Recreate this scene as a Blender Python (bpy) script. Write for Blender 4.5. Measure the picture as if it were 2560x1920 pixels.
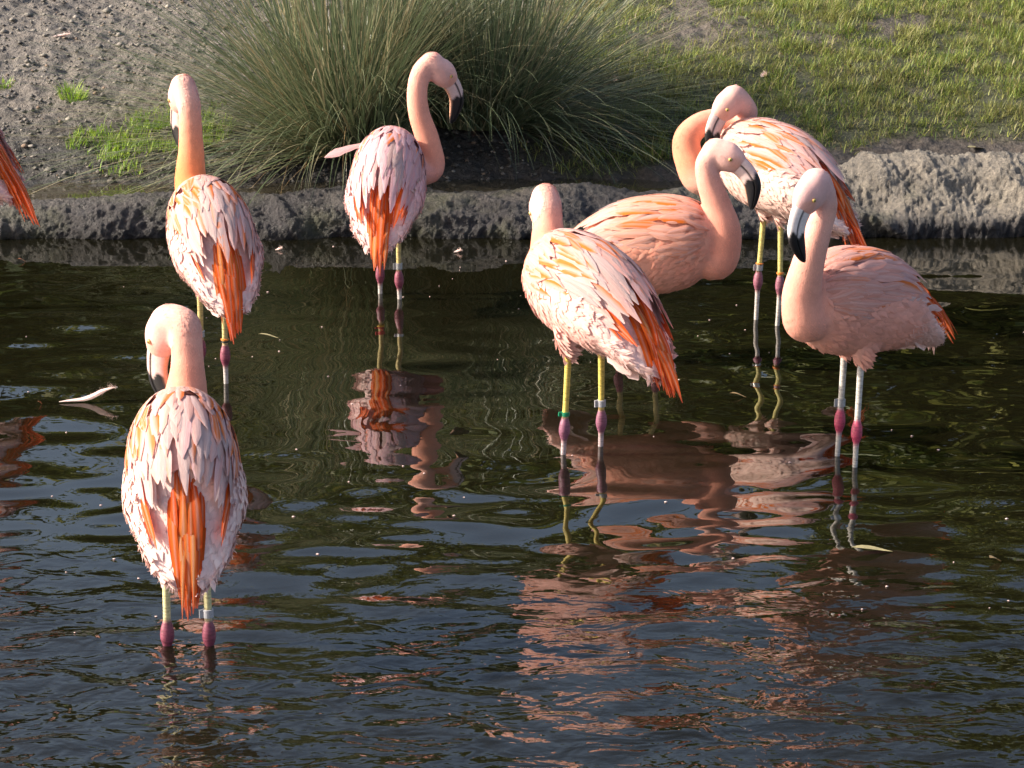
import bpy, math, random
import numpy as np
from mathutils import Vector, Matrix

# ------------------------------------------------------------------ reset
for o in list(bpy.data.objects):
    bpy.data.objects.remove(o, do_unlink=True)
scene = bpy.context.scene
col = scene.collection
random.seed(7)
rng = np.random.default_rng(11)
R = math.radians

# ------------------------------------------------------------------ camera
CAM_H = 2.21
FPX = 7111.0                      # focal length in pixels of a 2560 px wide frame (100 mm)
PITCH = math.atan(1860.0 / FPX)
cam_d = bpy.data.cameras.new('camera')
cam_d.sensor_width = 36.0
cam_d.lens = FPX / 2560.0 * 36.0
cam_d.clip_start = 0.1
cam_d.clip_end = 6000
cam = bpy.data.objects.new('camera', cam_d)
col.objects.link(cam)
cam.location = (0, 0, CAM_H)
cam.rotation_euler = (math.pi / 2 - PITCH, 0, 0)
scene.camera = cam

# ------------------------------------------------------------------ sky + sun
SUN_ELEV = R(32)
SUN_DIR = Vector((-0.995, -0.04, 0)).normalized() * math.cos(SUN_ELEV) + Vector((0, 0, math.sin(SUN_ELEV)))
world = bpy.data.worlds.new('World')
scene.world = world
world.use_nodes = True
wn = world.node_tree.nodes
wl = world.node_tree.links
sky = wn.new('ShaderNodeTexSky')
sky.sky_type = 'NISHITA'
sky.sun_disc = False
sky.sun_elevation = SUN_ELEV
sky.sun_rotation = math.atan2(SUN_DIR.x, SUN_DIR.y)
sky.air_density = 1.0
sky.dust_density = 5.0
bg = wn['Background']
bg.inputs['Strength'].default_value = 0.14
wl.new(sky.outputs['Color'], bg.inputs['Color'])
sun_d = bpy.data.lights.new('sun', 'SUN')
sun_d.energy = 5.0
sun_d.angle = R(0.53)
sun_d.color = (1.0, 0.90, 0.76)
sun = bpy.data.objects.new('sun', sun_d)
col.objects.link(sun)
sun.rotation_euler = SUN_DIR.to_track_quat('Z', 'Y').to_euler()
scene.view_settings.view_transform = 'Standard'
scene.view_settings.look = 'None'
scene.view_settings.gamma = 1.0
scene.view_settings.use_curve_mapping = False
scene.view_settings.exposure = 0.82

# ------------------------------------------------------------------ layout helpers
CP, SP = math.cos(PITCH), math.sin(PITCH)
K = 2560.0 / 2212.0               # survey sketch units -> frame units


def ray(px, py):
    a = (px - 1280.0) / FPX
    b = (960.0 - py) / FPX
    return Vector((a, CP + b * SP, -SP + b * CP))


def at(px, py, Y):
    d = ray(px, py)
    return Vector((0, 0, CAM_H)) + d * (Y / d.y)


def on_plane(px, py, z=0.0):
    d = ray(px, py)
    return Vector((0, 0, CAM_H)) + d * ((z - CAM_H) / d.z)


# ------------------------------------------------------------------ noise
_perm = np.random.default_rng(3).permutation(256)
_perm = np.concatenate([_perm, _perm, _perm])
_g = np.random.default_rng(4).normal(size=(256, 3))
_g /= np.linalg.norm(_g, axis=1)[:, None]


def perlin(x, y, z=0.0):
    x, y, z = np.broadcast_arrays(np.asarray(x, float), np.asarray(y, float), np.asarray(z, float))
    xi, yi, zi = np.floor(x).astype(int), np.floor(y).astype(int), np.floor(z).astype(int)
    xf, yf, zf = x - xi, y - yi, z - zi
    xi, yi, zi = xi & 255, yi & 255, zi & 255
    f = lambda t: t * t * t * (t * (t * 6 - 15) + 10)
    u, v, w = f(xf), f(yf), f(zf)

    def gr(a, b, c):
        h = _perm[_perm[_perm[xi + a] + yi + b] + zi + c]
        g = _g[h]
        return g[..., 0] * (xf - a) + g[..., 1] * (yf - b) + g[..., 2] * (zf - c)
    x00 = gr(0, 0, 0) * (1 - u) + gr(1, 0, 0) * u
    x10 = gr(0, 1, 0) * (1 - u) + gr(1, 1, 0) * u
    x01 = gr(0, 0, 1) * (1 - u) + gr(1, 0, 1) * u
    x11 = gr(0, 1, 1) * (1 - u) + gr(1, 1, 1) * u
    return ((x00 * (1 - v) + x10 * v) * (1 - w) + (x01 * (1 - v) + x11 * v) * w) * 1.6


def fbm(x, y, z=0.0, octv=4, gain=0.5):
    s, a, f = 0.0, 1.0, 1.0
    for _ in range(octv):
        s = s + a * perlin(x * f + 3.1 * f, y * f + 7.7, np.asarray(z) * f)
        a *= gain
        f *= 2.03
    return s


def sstep(a, b, x):
    t = np.clip((np.asarray(x, float) - a) / (b - a), 0, 1)
    return t * t * (3 - 2 * t)


# ------------------------------------------------------------------ mesh helpers
def new_mesh(name, V, F, mat=None, cols=None, vec=None, smooth=True):
    V = np.asarray(V, dtype=np.float32)
    me = bpy.data.meshes.new(name)
    if isinstance(F, np.ndarray):
        m, k = F.shape
        me.vertices.add(len(V))
        me.vertices.foreach_set('co', V.ravel())
        me.loops.add(m * k)
        me.loops.foreach_set('vertex_index', F.astype(np.int32).ravel())
        me.polygons.add(m)
        me.polygons.foreach_set('loop_start', np.arange(0, m * k, k, dtype=np.int32))
        me.update(calc_edges=True)
    else:
        me.from_pydata(V.tolist(), [], F)
        me.update()
    if smooth:
        me.polygons.foreach_set('use_smooth', np.ones(len(me.polygons), dtype=bool))
    if cols is not None:
        c = np.asarray(cols, dtype=np.float32)
        c4 = np.ones((len(V), 4), dtype=np.float32)
        c4[:, :3] = c[:, :3]
        a = me.color_attributes.new('Col', 'FLOAT_COLOR', 'POINT')
        a.data.foreach_set('color', c4.ravel())
    if vec is not None:
        a = me.attributes.new('fuv', 'FLOAT_VECTOR', 'POINT')
        a.data.foreach_set('vector', np.asarray(vec, dtype=np.float32).ravel())
    if mat is not None:
        me.materials.append(mat)
    return me


def link(name, data, parent=None, label=None, cat=None, group=None, kind=None, loc=None):
    o = bpy.data.objects.new(name, data)
    col.objects.link(o)
    if parent is not None:
        o.parent = parent
    if loc is not None:
        o.location = loc
    if label:
        o['label'] = label
    if cat:
        o['category'] = cat
    if group:
        o['group'] = group
    if kind:
        o['kind'] = kind
    return o


def grid_faces(nu, nv):
    i = np.arange(nu - 1)[:, None] * nv + np.arange(nv - 1)[None, :]
    i = i.ravel()
    return np.stack([i, i + nv, i + nv + 1, i + 1], axis=1)


def catmull(P, n):
    P = np.asarray(P, float)
    Q = np.vstack([2 * P[0] - P[1], P, 2 * P[-1] - P[-2]])
    out = []
    seg = len(P) - 1
    for t in np.linspace(0, seg, n):
        i = min(int(t), seg - 1)
        u = t - i
        p0, p1, p2, p3 = Q[i], Q[i + 1], Q[i + 2], Q[i + 3]
        out.append(0.5 * (2 * p1 + (p2 - p0) * u + (2 * p0 - 5 * p1 + 4 * p2 - p3) * u * u
                          + (3 * p1 - p0 - 3 * p2 + p3) * u ** 3))
    return np.array(out)


def unit(v):
    v = np.asarray(v, float)
    return v / (np.linalg.norm(v, axis=-1, keepdims=True) + 1e-12)


def tube(C, Rr, nseg=16, rad2=None, up=None):
    """closed tube along C with radius Rr (and optional second radius); returns V, F"""
    C = np.asarray(C, float)
    n = len(C)
    T = unit(np.gradient(C, axis=0))
    u = np.array(up, float) if up is not None else np.array([0.0, 0, 1])
    if abs(np.dot(u, T[0])) > 0.95:
        u = np.array([0.0, 1, 0])
    V = []
    ang = np.linspace(0, 2 * math.pi, nseg, endpoint=False)
    for i in range(n):
        u = unit(u - T[i] * np.dot(u, T[i]))
        w = np.cross(T[i], u)
        r1 = Rr[i]
        r2 = r1 if rad2 is None else rad2[i]
        V.append(C[i] + np.outer(np.cos(ang) * r1, u) + np.outer(np.sin(ang) * r2, w))
    V = np.vstack(V)
    F = []
    for i in range(n - 1):
        for j in range(nseg):
            a, b = i * nseg + j, i * nseg + (j + 1) % nseg
            F.append((a, b, b + nseg, a + nseg))
    V = np.vstack([V, C[0], C[-1]])
    k0, k1 = len(V) - 2, len(V) - 1
    for j in range(nseg):
        F.append((j, k0, (j + 1) % nseg))
        F.append(((n - 1) * nseg + j, (n - 1) * nseg + (j + 1) % nseg, k1))
    return V, [tuple(reversed(f)) for f in F]


# ------------------------------------------------------------------ materials
def mat_new(name):
    m = bpy.data.materials.new(name)
    m.use_nodes = True
    nt = m.node_tree
    for n in list(nt.nodes):
        nt.nodes.remove(n)
    out = nt.nodes.new('ShaderNodeOutputMaterial')
    return m, nt, out


def N(nt, typ, **kw):
    n = nt.nodes.new(typ)
    for k, v in kw.items():
        if k in ('operation', 'data_type', 'blend_type', 'attribute_name', 'noise_dimensions', 'feature', 'distance'):
            setattr(n, k, v)
        else:
            n.inputs[k].default_value = v
    return n


def mixcol(nt, fac, a, b, mode='MIX'):
    n = nt.nodes.new('ShaderNodeMix')
    n.data_type = 'RGBA'
    n.blend_type = mode
    for sock, val in ((0, fac), (6, a), (7, b)):
        if hasattr(val, 'is_output'):
            nt.links.new(val, n.inputs[sock])
        elif sock == 0:
            n.inputs[0].default_value = val
        else:
            n.inputs[sock].default_value = (*val, 1)
    return n.outputs[2]


def ramp(nt, fac, stops):
    n = nt.nodes.new('ShaderNodeValToRGB')
    els = n.color_ramp.elements
    while len(els) < len(stops):
        els.new(0.5)
    for e, (p, c) in zip(els, stops):
        e.position = p
        e.color = (*c, 1) if len(c) == 3 else c
    nt.links.new(fac, n.inputs[0])
    return n.outputs[0]


def coords(nt, scale=(1, 1, 1), src='Object'):
    tc = nt.nodes.new('ShaderNodeTexCoord')
    mp = nt.nodes.new('ShaderNodeMapping')
    mp.inputs['Scale'].default_value = scale
    nt.links.new(tc.outputs[src], mp.inputs[0])
    return mp.outputs[0]


def noise(nt, vec, scale, detail=4, rough=0.55, dist=0.0):
    n = N(nt, 'ShaderNodeTexNoise', Scale=scale, Detail=detail, Roughness=rough, Distortion=dist)
    if vec is not None:
        nt.links.new(vec, n.inputs['Vector'])
    return n.outputs[0]


def bump(nt, h, strength, distance):
    b = N(nt, 'ShaderNodeBump', Strength=strength, Distance=distance)
    nt.links.new(h, b.inputs['Height'])
    return b.outputs[0]


def m_plumage():
    m, nt, out = mat_new('plumage')
    at_ = N(nt, 'ShaderNodeAttribute', attribute_name='Col')
    v = coords(nt)
    n1 = noise(nt, v, 55, 5, 0.6)
    n2 = noise(nt, v, 260, 3, 0.6)
    c = mixcol(nt, 0.28, at_.outputs['Color'], ramp(nt, n1, [(0.3, (0.62, 0.5, 0.5)), (0.7, (1, 1, 1))]), 'MULTIPLY')
    c = mixcol(nt, 0.25, c, ramp(nt, n2, [(0.3, (0.7, 0.6, 0.6)), (0.65, (1, 1, 1))]), 'MULTIPLY')
    p = N(nt, 'ShaderNodeBsdfPrincipled', Roughness=0.75)
    p.inputs['Specular IOR Level'].default_value = 0.15
    p.inputs['Sheen Weight'].default_value = 0.15
    p.inputs['Sheen Roughness'].default_value = 0.5
    nt.links.new(c, p.inputs['Base Color'])
    nt.links.new(bump(nt, n2, 0.3, 0.003), p.inputs['Normal'])
    nt.links.new(p.outputs[0], out.inputs[0])
    return m


def m_feather(name, trans=0.22, streak=0.55):
    m, nt, out = mat_new(name)
    at_ = N(nt, 'ShaderNodeAttribute', attribute_name='Col')
    uv = N(nt, 'ShaderNodeAttribute', attribute_name='fuv')
    mp = N(nt, 'ShaderNodeMapping', Scale=(16, 1.4, 9))
    nt.links.new(uv.outputs['Vector'], mp.inputs[0])
    n1 = noise(nt, mp.outputs[0], 1.0, 4, 0.65)
    c = mixcol(nt, streak, at_.outputs['Color'], ramp(nt, n1, [(0.30, (0.52, 0.40, 0.42)), (0.60, (1, 1, 1))]), 'MULTIPLY')
    p = N(nt, 'ShaderNodeBsdfPrincipled', Roughness=0.6)
    p.inputs['Specular IOR Level'].default_value = 0.12
    nt.links.new(c, p.inputs['Base Color'])
    nt.links.new(bump(nt, n1, 0.6, 0.003), p.inputs['Normal'])
    tr = N(nt, 'ShaderNodeBsdfTranslucent')
    nt.links.new(c, tr.inputs['Color'])
    mx = N(nt, 'ShaderNodeMixShader', Fac=trans)
    nt.links.new(p.outputs[0], mx.inputs[1])
    nt.links.new(tr.outputs[0], mx.inputs[2])
    nt.links.new(mx.outputs[0], out.inputs[0])
    return m


def m_attr(name, rough=0.5, spec=0.5, bumps=None, trans=0.0, var=None):
    m, nt, out = mat_new(name)
    at_ = N(nt, 'ShaderNodeAttribute', attribute_name='Col')
    c = at_.outputs['Color']
    p = N(nt, 'ShaderNodeBsdfPrincipled', Roughness=rough)
    p.inputs['Specular IOR Level'].default_value = spec
    v = coords(nt)
    if var:
        nn = noise(nt, v, var[0], 4, 0.6)
        c = mixcol(nt, var[1], c, ramp(nt, nn, [(0.3, (0.4, 0.4, 0.4)), (0.7, (1, 1, 1))]), 'MULTIPLY')
    nt.links.new(c, p.inputs['Base Color'])
    if bumps:
        nt.links.new(bump(nt, noise(nt, v, bumps[0], 4, 0.6), bumps[1], bumps[2]), p.inputs['Normal'])
    if trans > 0:
        tr = N(nt, 'ShaderNodeBsdfTranslucent')
        nt.links.new(c, tr.inputs['Color'])
        mx = N(nt, 'ShaderNodeMixShader', Fac=trans)
        nt.links.new(p.outputs[0], mx.inputs[1])
        nt.links.new(tr.outputs[0], mx.inputs[2])
        nt.links.new(mx.outputs[0], out.inputs[0])
    else:
        nt.links.new(p.outputs[0], out.inputs[0])
    return m


def m_leg():
    m, nt, out = mat_new('leg_skin')
    at_ = N(nt, 'ShaderNodeAttribute', attribute_name='Col')
    v = coords(nt, (60, 60, 240))
    n1 = noise(nt, v, 1.0, 3, 0.6)
    c = mixcol(nt, 0.75, at_.outputs['Color'], ramp(nt, n1, [(0.33, (0.42, 0.38, 0.34)), (0.55, (1, 1, 1))]), 'MULTIPLY')
    p = N(nt, 'ShaderNodeBsdfPrincipled', Roughness=0.5)
    nt.links.new(c, p.inputs['Base Color'])
    nt.links.new(bump(nt, n1, 0.6, 0.002), p.inputs['Normal'])
    nt.links.new(p.outputs[0], out.inputs[0])
    return m


def m_plain(name, color, rough=0.5, metal=0.0, nscale=None, nstr=0.3):
    m, nt, out = mat_new(name)
    p = N(nt, 'ShaderNodeBsdfPrincipled', Roughness=rough, Metallic=metal)
    v = coords(nt)
    nn = noise(nt, v, nscale or 120, 4, 0.6)
    c = mixcol(nt, 1.0, color, ramp(nt, nn, [(0.3, (1 - nstr,) * 3), (0.7, (1, 1, 1))]), 'MULTIPLY')
    nt.links.new(c, p.inputs['Base Color'])
    nt.links.new(bump(nt, nn, 0.25, 0.002), p.inputs['Normal'])
    nt.links.new(p.outputs[0], out.inputs[0])
    return m


def m_water(name, murk, clear, rip=True):
    m, nt, out = mat_new(name)
    v = coords(nt, (1, 1, 1))
    nrm = None
    if rip:
        # wind ripples: fine close to the near shore, fading out towards the sheltered far side
        va = coords(nt, (0.75, 1.0, 1.0))
        w1 = noise(nt, va, 9, 2, 0.5, 0.8)
        w2 = noise(nt, va, 26, 2, 0.5, 0.4)
        big = noise(nt, v, 1.1, 2, 0.5)
        sep = nt.nodes.new('ShaderNodeSeparateXYZ')
        nt.links.new(v, sep.inputs[0])
        ma = N(nt, 'ShaderNodeMath', operation='MULTIPLY_ADD')
        nt.links.new(big, ma.inputs[0])
        ma.inputs[1].default_value = 1.5
        nt.links.new(sep.outputs[1], ma.inputs[2])
        mr = nt.nodes.new('ShaderNodeMapRange')
        mr.interpolation_type = 'SMOOTHSTEP'
        nt.links.new(ma.outputs[0], mr.inputs[0])
        mr.inputs[1].default_value = 7.75
        mr.inputs[2].default_value = 6.5
        mr.inputs[3].default_value = 0.015
        mr.inputs[4].default_value = 1.0
        a = N(nt, 'ShaderNodeMath', operation='MULTIPLY_ADD')
        nt.links.new(w2, a.inputs[0])
        a.inputs[1].default_value = 0.24
        nt.links.new(w1, a.inputs[2])
        h = N(nt, 'ShaderNodeMath', operation='MULTIPLY')
        nt.links.new(a.outputs[0], h.inputs[0])
        nt.links.new(mr.outputs[0], h.inputs[1])
        b = N(nt, 'ShaderNodeBump', Strength=1.0, Distance=0.014)
        nt.links.new(h.outputs[0], b.inputs['Height'])
        nrm = b.outputs[0]
    fr = N(nt, 'ShaderNodeFresnel', IOR=1.40)
    gl = N(nt, 'ShaderNodeBsdfGlossy', Roughness=0.0)
    gl.inputs['Color'].default_value = (1, 1, 1, 1)
    di = N(nt, 'ShaderNodeBsdfDiffuse')
    n3 = noise(nt, v, 2.2, 4, 0.6)
    nt.links.new(ramp(nt, n3, [(0.3, tuple(0.75 * q for q in murk)), (0.7, murk)]), di.inputs['Color'])
    tr = N(nt, 'ShaderNodeBsdfTransparent')
    tr.inputs['Color'].default_value = (*clear, 1)
    m1 = N(nt, 'ShaderNodeMixShader', Fac=0.45)
    nt.links.new(tr.outputs[0], m1.inputs[1])
    nt.links.new(di.outputs[0], m1.inputs[2])
    m2 = N(nt, 'ShaderNodeMixShader')
    nt.links.new(fr.outputs[0], m2.inputs[0])
    nt.links.new(m1.outputs[0], m2.inputs[1])
    nt.links.new(gl.outputs[0], m2.inputs[2])
    if nrm:
        nt.links.new(nrm, fr.inputs['Normal'])
        nt.links.new(nrm, gl.inputs['Normal'])
    nt.links.new(m2.outputs[0], out.inputs[0])
    return m


def m_ground():
    m, nt, out = mat_new('soil_and_turf')
    at_ = N(nt, 'ShaderNodeAttribute', attribute_name='Col')
    v = coords(nt)
    n1 = noise(nt, v, 40, 6, 0.65)
    n2 = noise(nt, v, 9, 5, 0.6)
    c = mixcol(nt, 0.9, at_.outputs['Color'], ramp(nt, n1, [(0.3, (0.35, 0.33, 0.32)), (0.66, (1.25, 1.22, 1.2))]), 'MULTIPLY')
    c = mixcol(nt, 0.6, c, ramp(nt, n2, [(0.35, (0.55, 0.55, 0.55)), (0.65, (1.1, 1.1, 1.1))]), 'MULTIPLY')
    p = N(nt, 'ShaderNodeBsdfPrincipled', Roughness=0.7)
    nt.links.new(c, p.inputs['Base Color'])
    nt.links.new(ramp(nt, n2, [(0.4, (0.45,) * 3), (0.6, (0.85,) * 3)]), p.inputs['Roughness'])
    nt.links.new(bump(nt, n1, 1.0, 0.03), p.inputs['Normal'])
    nt.links.new(p.outputs[0], out.inputs[0])
    return m


def m_rock():
    m, nt, out = mat_new('wet_rock')
    at_ = N(nt, 'ShaderNodeAttribute', attribute_name='Col')
    v = coords(nt)
    n1 = noise(nt, v, 60, 7, 0.7)
    n2 = noise(nt, v, 12, 5, 0.6)
    n3 = noise(nt, v, 3.5, 4, 0.6)
    c = mixcol(nt, 1.0, at_.outputs['Color'], ramp(nt, n1, [(0.3, (0.4, 0.4, 0.42)), (0.68, (1.2, 1.18, 1.15))]), 'MULTIPLY')
    c = mixcol(nt, 0.8, c, ramp(nt, n2, [(0.3, (0.5, 0.5, 0.52)), (0.7, (1.15, 1.12, 1.1))]), 'MULTIPLY')
    c = mixcol(nt, ramp(nt, n3, [(0.52, (0, 0, 0)), (0.68, (0.6,) * 3)]), c, (0.075, 0.08, 0.035))
    p = N(nt, 'ShaderNodeBsdfPrincipled', Roughness=0.6)
    nt.links.new(c, p.inputs['Base Color'])
    nt.links.new(ramp(nt, n2, [(0.35, (0.35,) * 3), (0.65, (0.8,) * 3)]), p.inputs['Roughness'])
    nt.links.new(bump(nt, n1, 1.0, 0.035), p.inputs['Normal'])
    nt.links.new(p.outputs[0], out.inputs[0])
    return m


M_PLUME = m_plumage()
M_FEATH = m_feather('wing_feather_vane')
M_TAIL = m_feather('tail_feather_vane', 0.35, 0.4)
M_DOWN = m_attr('downy_plumage', 0.8, 0.1, trans=0.2)
M_BEAK = m_attr('beak_keratin', 0.46, 0.3, bumps=(300, 0.3, 0.001), var=(160, 0.3))
M_EYE = m_attr('eye_gloss', 0.08, 0.6)
M_LEG = m_leg()
M_WATER = m_water('pond_water', (0.014, 0.0128, 0.0055), (0.24, 0.21, 0.11))
M_GUTTER = m_water('gutter_water', (0.11, 0.095, 0.065), (0.6, 0.55, 0.42), rip=False)
M_GROUND = m_ground()
M_ROCK = m_rock()
M_GRASS = m_attr('grass_blade', 0.5, 0.4, trans=0.3)
M_RUSH = m_attr('rush_stem', 0.34, 0.6, trans=0.25)
M_CLOD = m_attr('soil_clod', 0.6, 0.4, bumps=(90, 0.8, 0.01))
M_BARK = m_plain('tree_bark', (0.10, 0.075, 0.05), 0.9, 0, 12, 0.5)
M_LEAF = m_attr('tree_leaf', 0.45, 0.4, trans=0.3)
M_METAL = m_plain('band_aluminium', (0.62, 0.62, 0.64), 0.35, 0.85, 200, 0.35)
M_GREYP = m_plain('band_grey_plastic', (0.42, 0.42, 0.46), 0.45, 0, 300, 0.4)
M_GREEN = m_plain('band_green', (0.0, 0.22, 0.10), 0.45, 0, 300, 0.3)
M_RED = m_plain('band_red', (0.45, 0.02, 0.03), 0.45, 0, 300, 0.3)
M_YEL = m_plain('band_yellow', (0.7, 0.38, 0.03), 0.45, 0, 300, 0.3)
M_ORG = m_plain('band_orange', (0.75, 0.22, 0.03), 0.45, 0, 300, 0.3)
M_BLK = m_plain('band_black', (0.02, 0.02, 0.03), 0.45, 0, 300, 0.3)
M_DRYLEAF = m_plain('dry_leaf', (0.40, 0.27, 0.12), 0.6, 0, 60, 0.5)

# ------------------------------------------------------------------ where the birds stand (water line of each leg)
BIRDS = {
    'A': dict(legs=[(419, 1612), (523, 1612)], depth=0.245),
    'B': dict(legs=[(505, 945), (565, 960)], depth=0.18),
    'C': dict(legs=[(951, 735), (998, 749)], depth=0.20),
    'D': dict(legs=[(1411, 1137), (1503, 1117)], depth=0.195),
    'E': dict(legs=[(1545, 898), (1640, 908)], depth=0.20),
    'F': dict(legs=[(1893, 800), (1948, 812)], depth=0.135),
    'G': dict(legs=[(2097, 1138), (2139, 1167)], depth=0.17),
    'H': dict(legs=[(-155, 756), (-90, 770)], depth=0.13),
}
for b in BIRDS.values():
    b['w'] = [on_plane(*p) for p in b['legs']]
    b['root'] = (b['w'][0] + b['w'][1]) / 2


def bed_z(x, y):
    x = np.asarray(x, float)
    y = np.asarray(y, float)
    num, den = 0.25 * 0.15, 0.15
    for b in BIRDS.values():
        d2 = (x - b['root'].x) ** 2 + (y - b['root'].y) ** 2
        w = 1.0 / (d2 + 0.015) ** 1.5
        num = num + w * b['depth']
        den = den + w
    return -num / den


# ------------------------------------------------------------------ ground sheet (bank, pond bed, far land)
BANK_Y = np.array([-2000, -40, -6, 0.8, 1.6, 2.6, 10.55, 10.8, 10.98, 11.28, 11.45, 11.75, 12.2, 13.0, 15.0, 20, 30, 60, 3000])
BANK_Z = np.array([0.9, 0.8, 0.55, 0.45, 0.0, -0.27, -0.14, 0.03, 0.035, 0.05, 0.125, 0.25, 0.36, 0.49, 0.74, 1.15, 1.5, 1.9, 2.0])


def lawn_mask(x, y):
    edge = -0.15 + 0.35 * perlin(x * 0.9, y * 0.9, 5.0) - sstep(13.2, 14.2, y) * 1.6
    m = sstep(edge, edge + 0.25, x)
    low = 11.42 + 0.12 * perlin(x * 2.0, 3.3, 1.0) + 0.20 * sstep(0.9, 1.7, x)
    m = m * sstep(low - 0.03, low + 0.10, y)
    n = fbm(x * 1.4, y * 1.4, 9.0, 3)
    m = m * (1 - sstep(0.40, 0.60, n) * 0.85)
    # worn patch in the turf, and the bare gap beside the rushes
    m = m * (1 - np.exp(-(((x - 0.82) / 0.30) ** 2 + ((y - 12.95) / 0.28) ** 2)))
    m = m * (1 - 0.95 * np.exp(-(((x - 0.28) / 0.17) ** 2 + ((y - 11.95) / 0.5) ** 2)))
    return m


def ground_z(x, y, detail=True):
    z = np.interp(y, BANK_Y, BANK_Z)
    inpond = (y > 2.6) & (y < 10.6) & (np.abs(x) < 12)
    z = np.where(inpond, np.minimum(bed_z(x, y), -0.1), z)
    side = sstep(12, 14, np.abs(x)) * sstep(-1, 1, 12 - y)
    z = np.where((y > 0) & (y < 12), z * (1 - side) + 0.5 * side, z)
    # right of the gutter the soil comes right up to the rock rim
    r = sstep(0.85, 1.3, x) * np.exp(-((y - 11.15) / 0.32) ** 2)
    z = z + 0.12 * r
    l = sstep(-0.75, -1.1, x) * sstep(11.02, 11.15, y) * np.exp(-((y - 11.3) / 0.3) ** 2)
    z = z + 0.055 * l
    if detail:
        k = sstep(11.0, 11.4, y) * sstep(40, 20, y)
        z = z + k * (0.05 * perlin(x * 0.8, y * 0.8, 2.0) + 0.03 * perlin(x * 2.3, y * 2.3, 4.0))
        soil = k * (1 - 0.75 * lawn_mask(x, y))
        cl = fbm(x * 11, y * 11, 1.0, 4, 0.6)
        z = z + soil * 0.020 * cl + 0.012 * soil * np.abs(perlin(x * 31, y * 31, 6.0))
    return z


def axis(lo, hi, step, far, growth=1.35):
    a = list(np.arange(lo, hi + 1e-6, step))
    s, v = step, hi
    while v < far[1]:
        s *= growth
        v += s
        a.append(min(v, far[1]))
    s, v, pre = step, lo, []
    while v > far[0]:
        s *= growth
        v -= s
        pre.append(max(v, far[0]))
    return np.array(sorted(set(pre + a)))


gx = axis(-3.4, 3.2, 0.016, (-2000, 2000))
gy = axis(10.9, 14.6, 0.0145, (-2000, 3000))
gy = np.array(sorted(set(gy.tolist() + np.arange(0, 10.9, 0.12).tolist())))
X, Y = np.meshgrid(gx, gy, indexing='ij')
Z = ground_z(X, Y)
lm = lawn_mask(X, Y)
soil_c = np.array([0.185, 0.165, 0.148])
wet_c = np.array([0.050, 0.046, 0.044])
turf_c = np.array([0.055, 0.060, 0.022])
bed_c = np.array([0.050, 0.044, 0.022])
wet = (sstep(12.1, 11.5, Y) + 0.25 * perlin(X * 2, Y * 2, 3))[..., None].clip(0, 1)
gc = soil_c * (1 - wet) + wet_c * wet
redd = sstep(-0.7, 0.6, X)[..., None]
gc = gc * (1 - 0.5 * redd) + np.array([0.105, 0.078, 0.058]) * 0.5 * redd
gc = gc * (1 - lm[..., None]) + turf_c * lm[..., None]
inp = ((Y < 10.75) & (Y > 1.2))[..., None]
gc = np.where(inp, bed_c, gc)
farg = sstep(15, 18, Y)[..., None]
gc = gc * (1 - farg) + turf_c * farg
nearg = (Y < 1.2)[..., None]
gc = np.where(nearg, turf_c, gc)
V = np.stack([X, Y, Z], -1).reshape(-1, 3)
link('ground', new_mesh('ground', V, grid_faces(len(gx), len(gy)), M_GROUND, gc.reshape(-1, 3)), kind='structure')

# ------------------------------------------------------------------ pond water: real waves in the sheet
wx = axis(-2.3, 2.3, 0.016, (-13.5, 13.5), 1.3)
wy = axis(5.0, 10.9, 0.016, (1.0, 10.95), 1.3)
X, Y = np.meshgrid(wx, wy, indexing='ij')
Z = np.zeros_like(X)
wr = np.random.default_rng(21)
amp_env = 0.75 + 0.5 * perlin(X * 0.6, Y * 0.5, 8.0)
for i in range(46):
    lam = math.exp(wr.uniform(math.log(0.11), math.log(0.55)))
    th = wr.normal(math.pi / 2, 0.62)
    k = 2 * math.pi / lam
    slope = 0.0078 * (lam / 0.25) ** 0.15
    ph = wr.uniform(0, 6.28)
    warp = 0.35 * perlin(X * 0.9 + i, Y * 0.9, i * 1.7)
    Z += slope / k * np.sin(k * (math.cos(th) * X + math.sin(th) * Y) + ph + 2.0 * warp) * amp_env
near = sstep(8.2, 6.0, Y)
for i in range(26):
    lam = math.exp(wr.uniform(math.log(0.10), math.log(0.30)))
    th = wr.normal(math.pi / 2 + 0.12, 0.5)
    k = 2 * math.pi / lam
    ph = wr.uniform(0, 6.28)
    Z += near * 0.0120 / k * np.sin(k * (math.cos(th) * X + math.sin(th) * Y) + ph + 0.8 * perlin(X, Y, i * 2.3))
far_k = (1 - 0.38 * sstep(7.0, 7.9, Y)) * (1 - 0.45 * sstep(9.2, 10.6, Y))
Z *= far_k * sstep(3.5, 2.3, np.abs(X)).clip(0.3, 1)
V = np.stack([X, Y, Z], -1).reshape(-1, 3)
link('pond_water', new_mesh('pond_water', V, grid_faces(len(wx), len(wy)), M_WATER), kind='structure')


def water_z(x, y):
    i = np.abs(wx - x).argmin()
    j = np.abs(wy - y).argmin()
    return float(Z[i, j])


WZ = Z.copy()
# shallow puddle lying in the gutter behind the rim
gx2 = np.linspace(-3.5, 1.6, 120)
gy2 = np.linspace(10.86, 11.55, 26)
Xg, Yg = np.meshgrid(gx2, gy2, indexing='ij')
Zg = 0.094 + 0.0007 * perlin(Xg * 9, Yg * 14, 2.0) + 0.0005 * perlin(Xg * 23, Yg * 30, 3.0)
link('gutter_water', new_mesh('gutter_water', np.stack([Xg, Yg, Zg], -1).reshape(-1, 3), grid_faces(120, 26), M_GUTTER), kind='structure')

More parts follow.
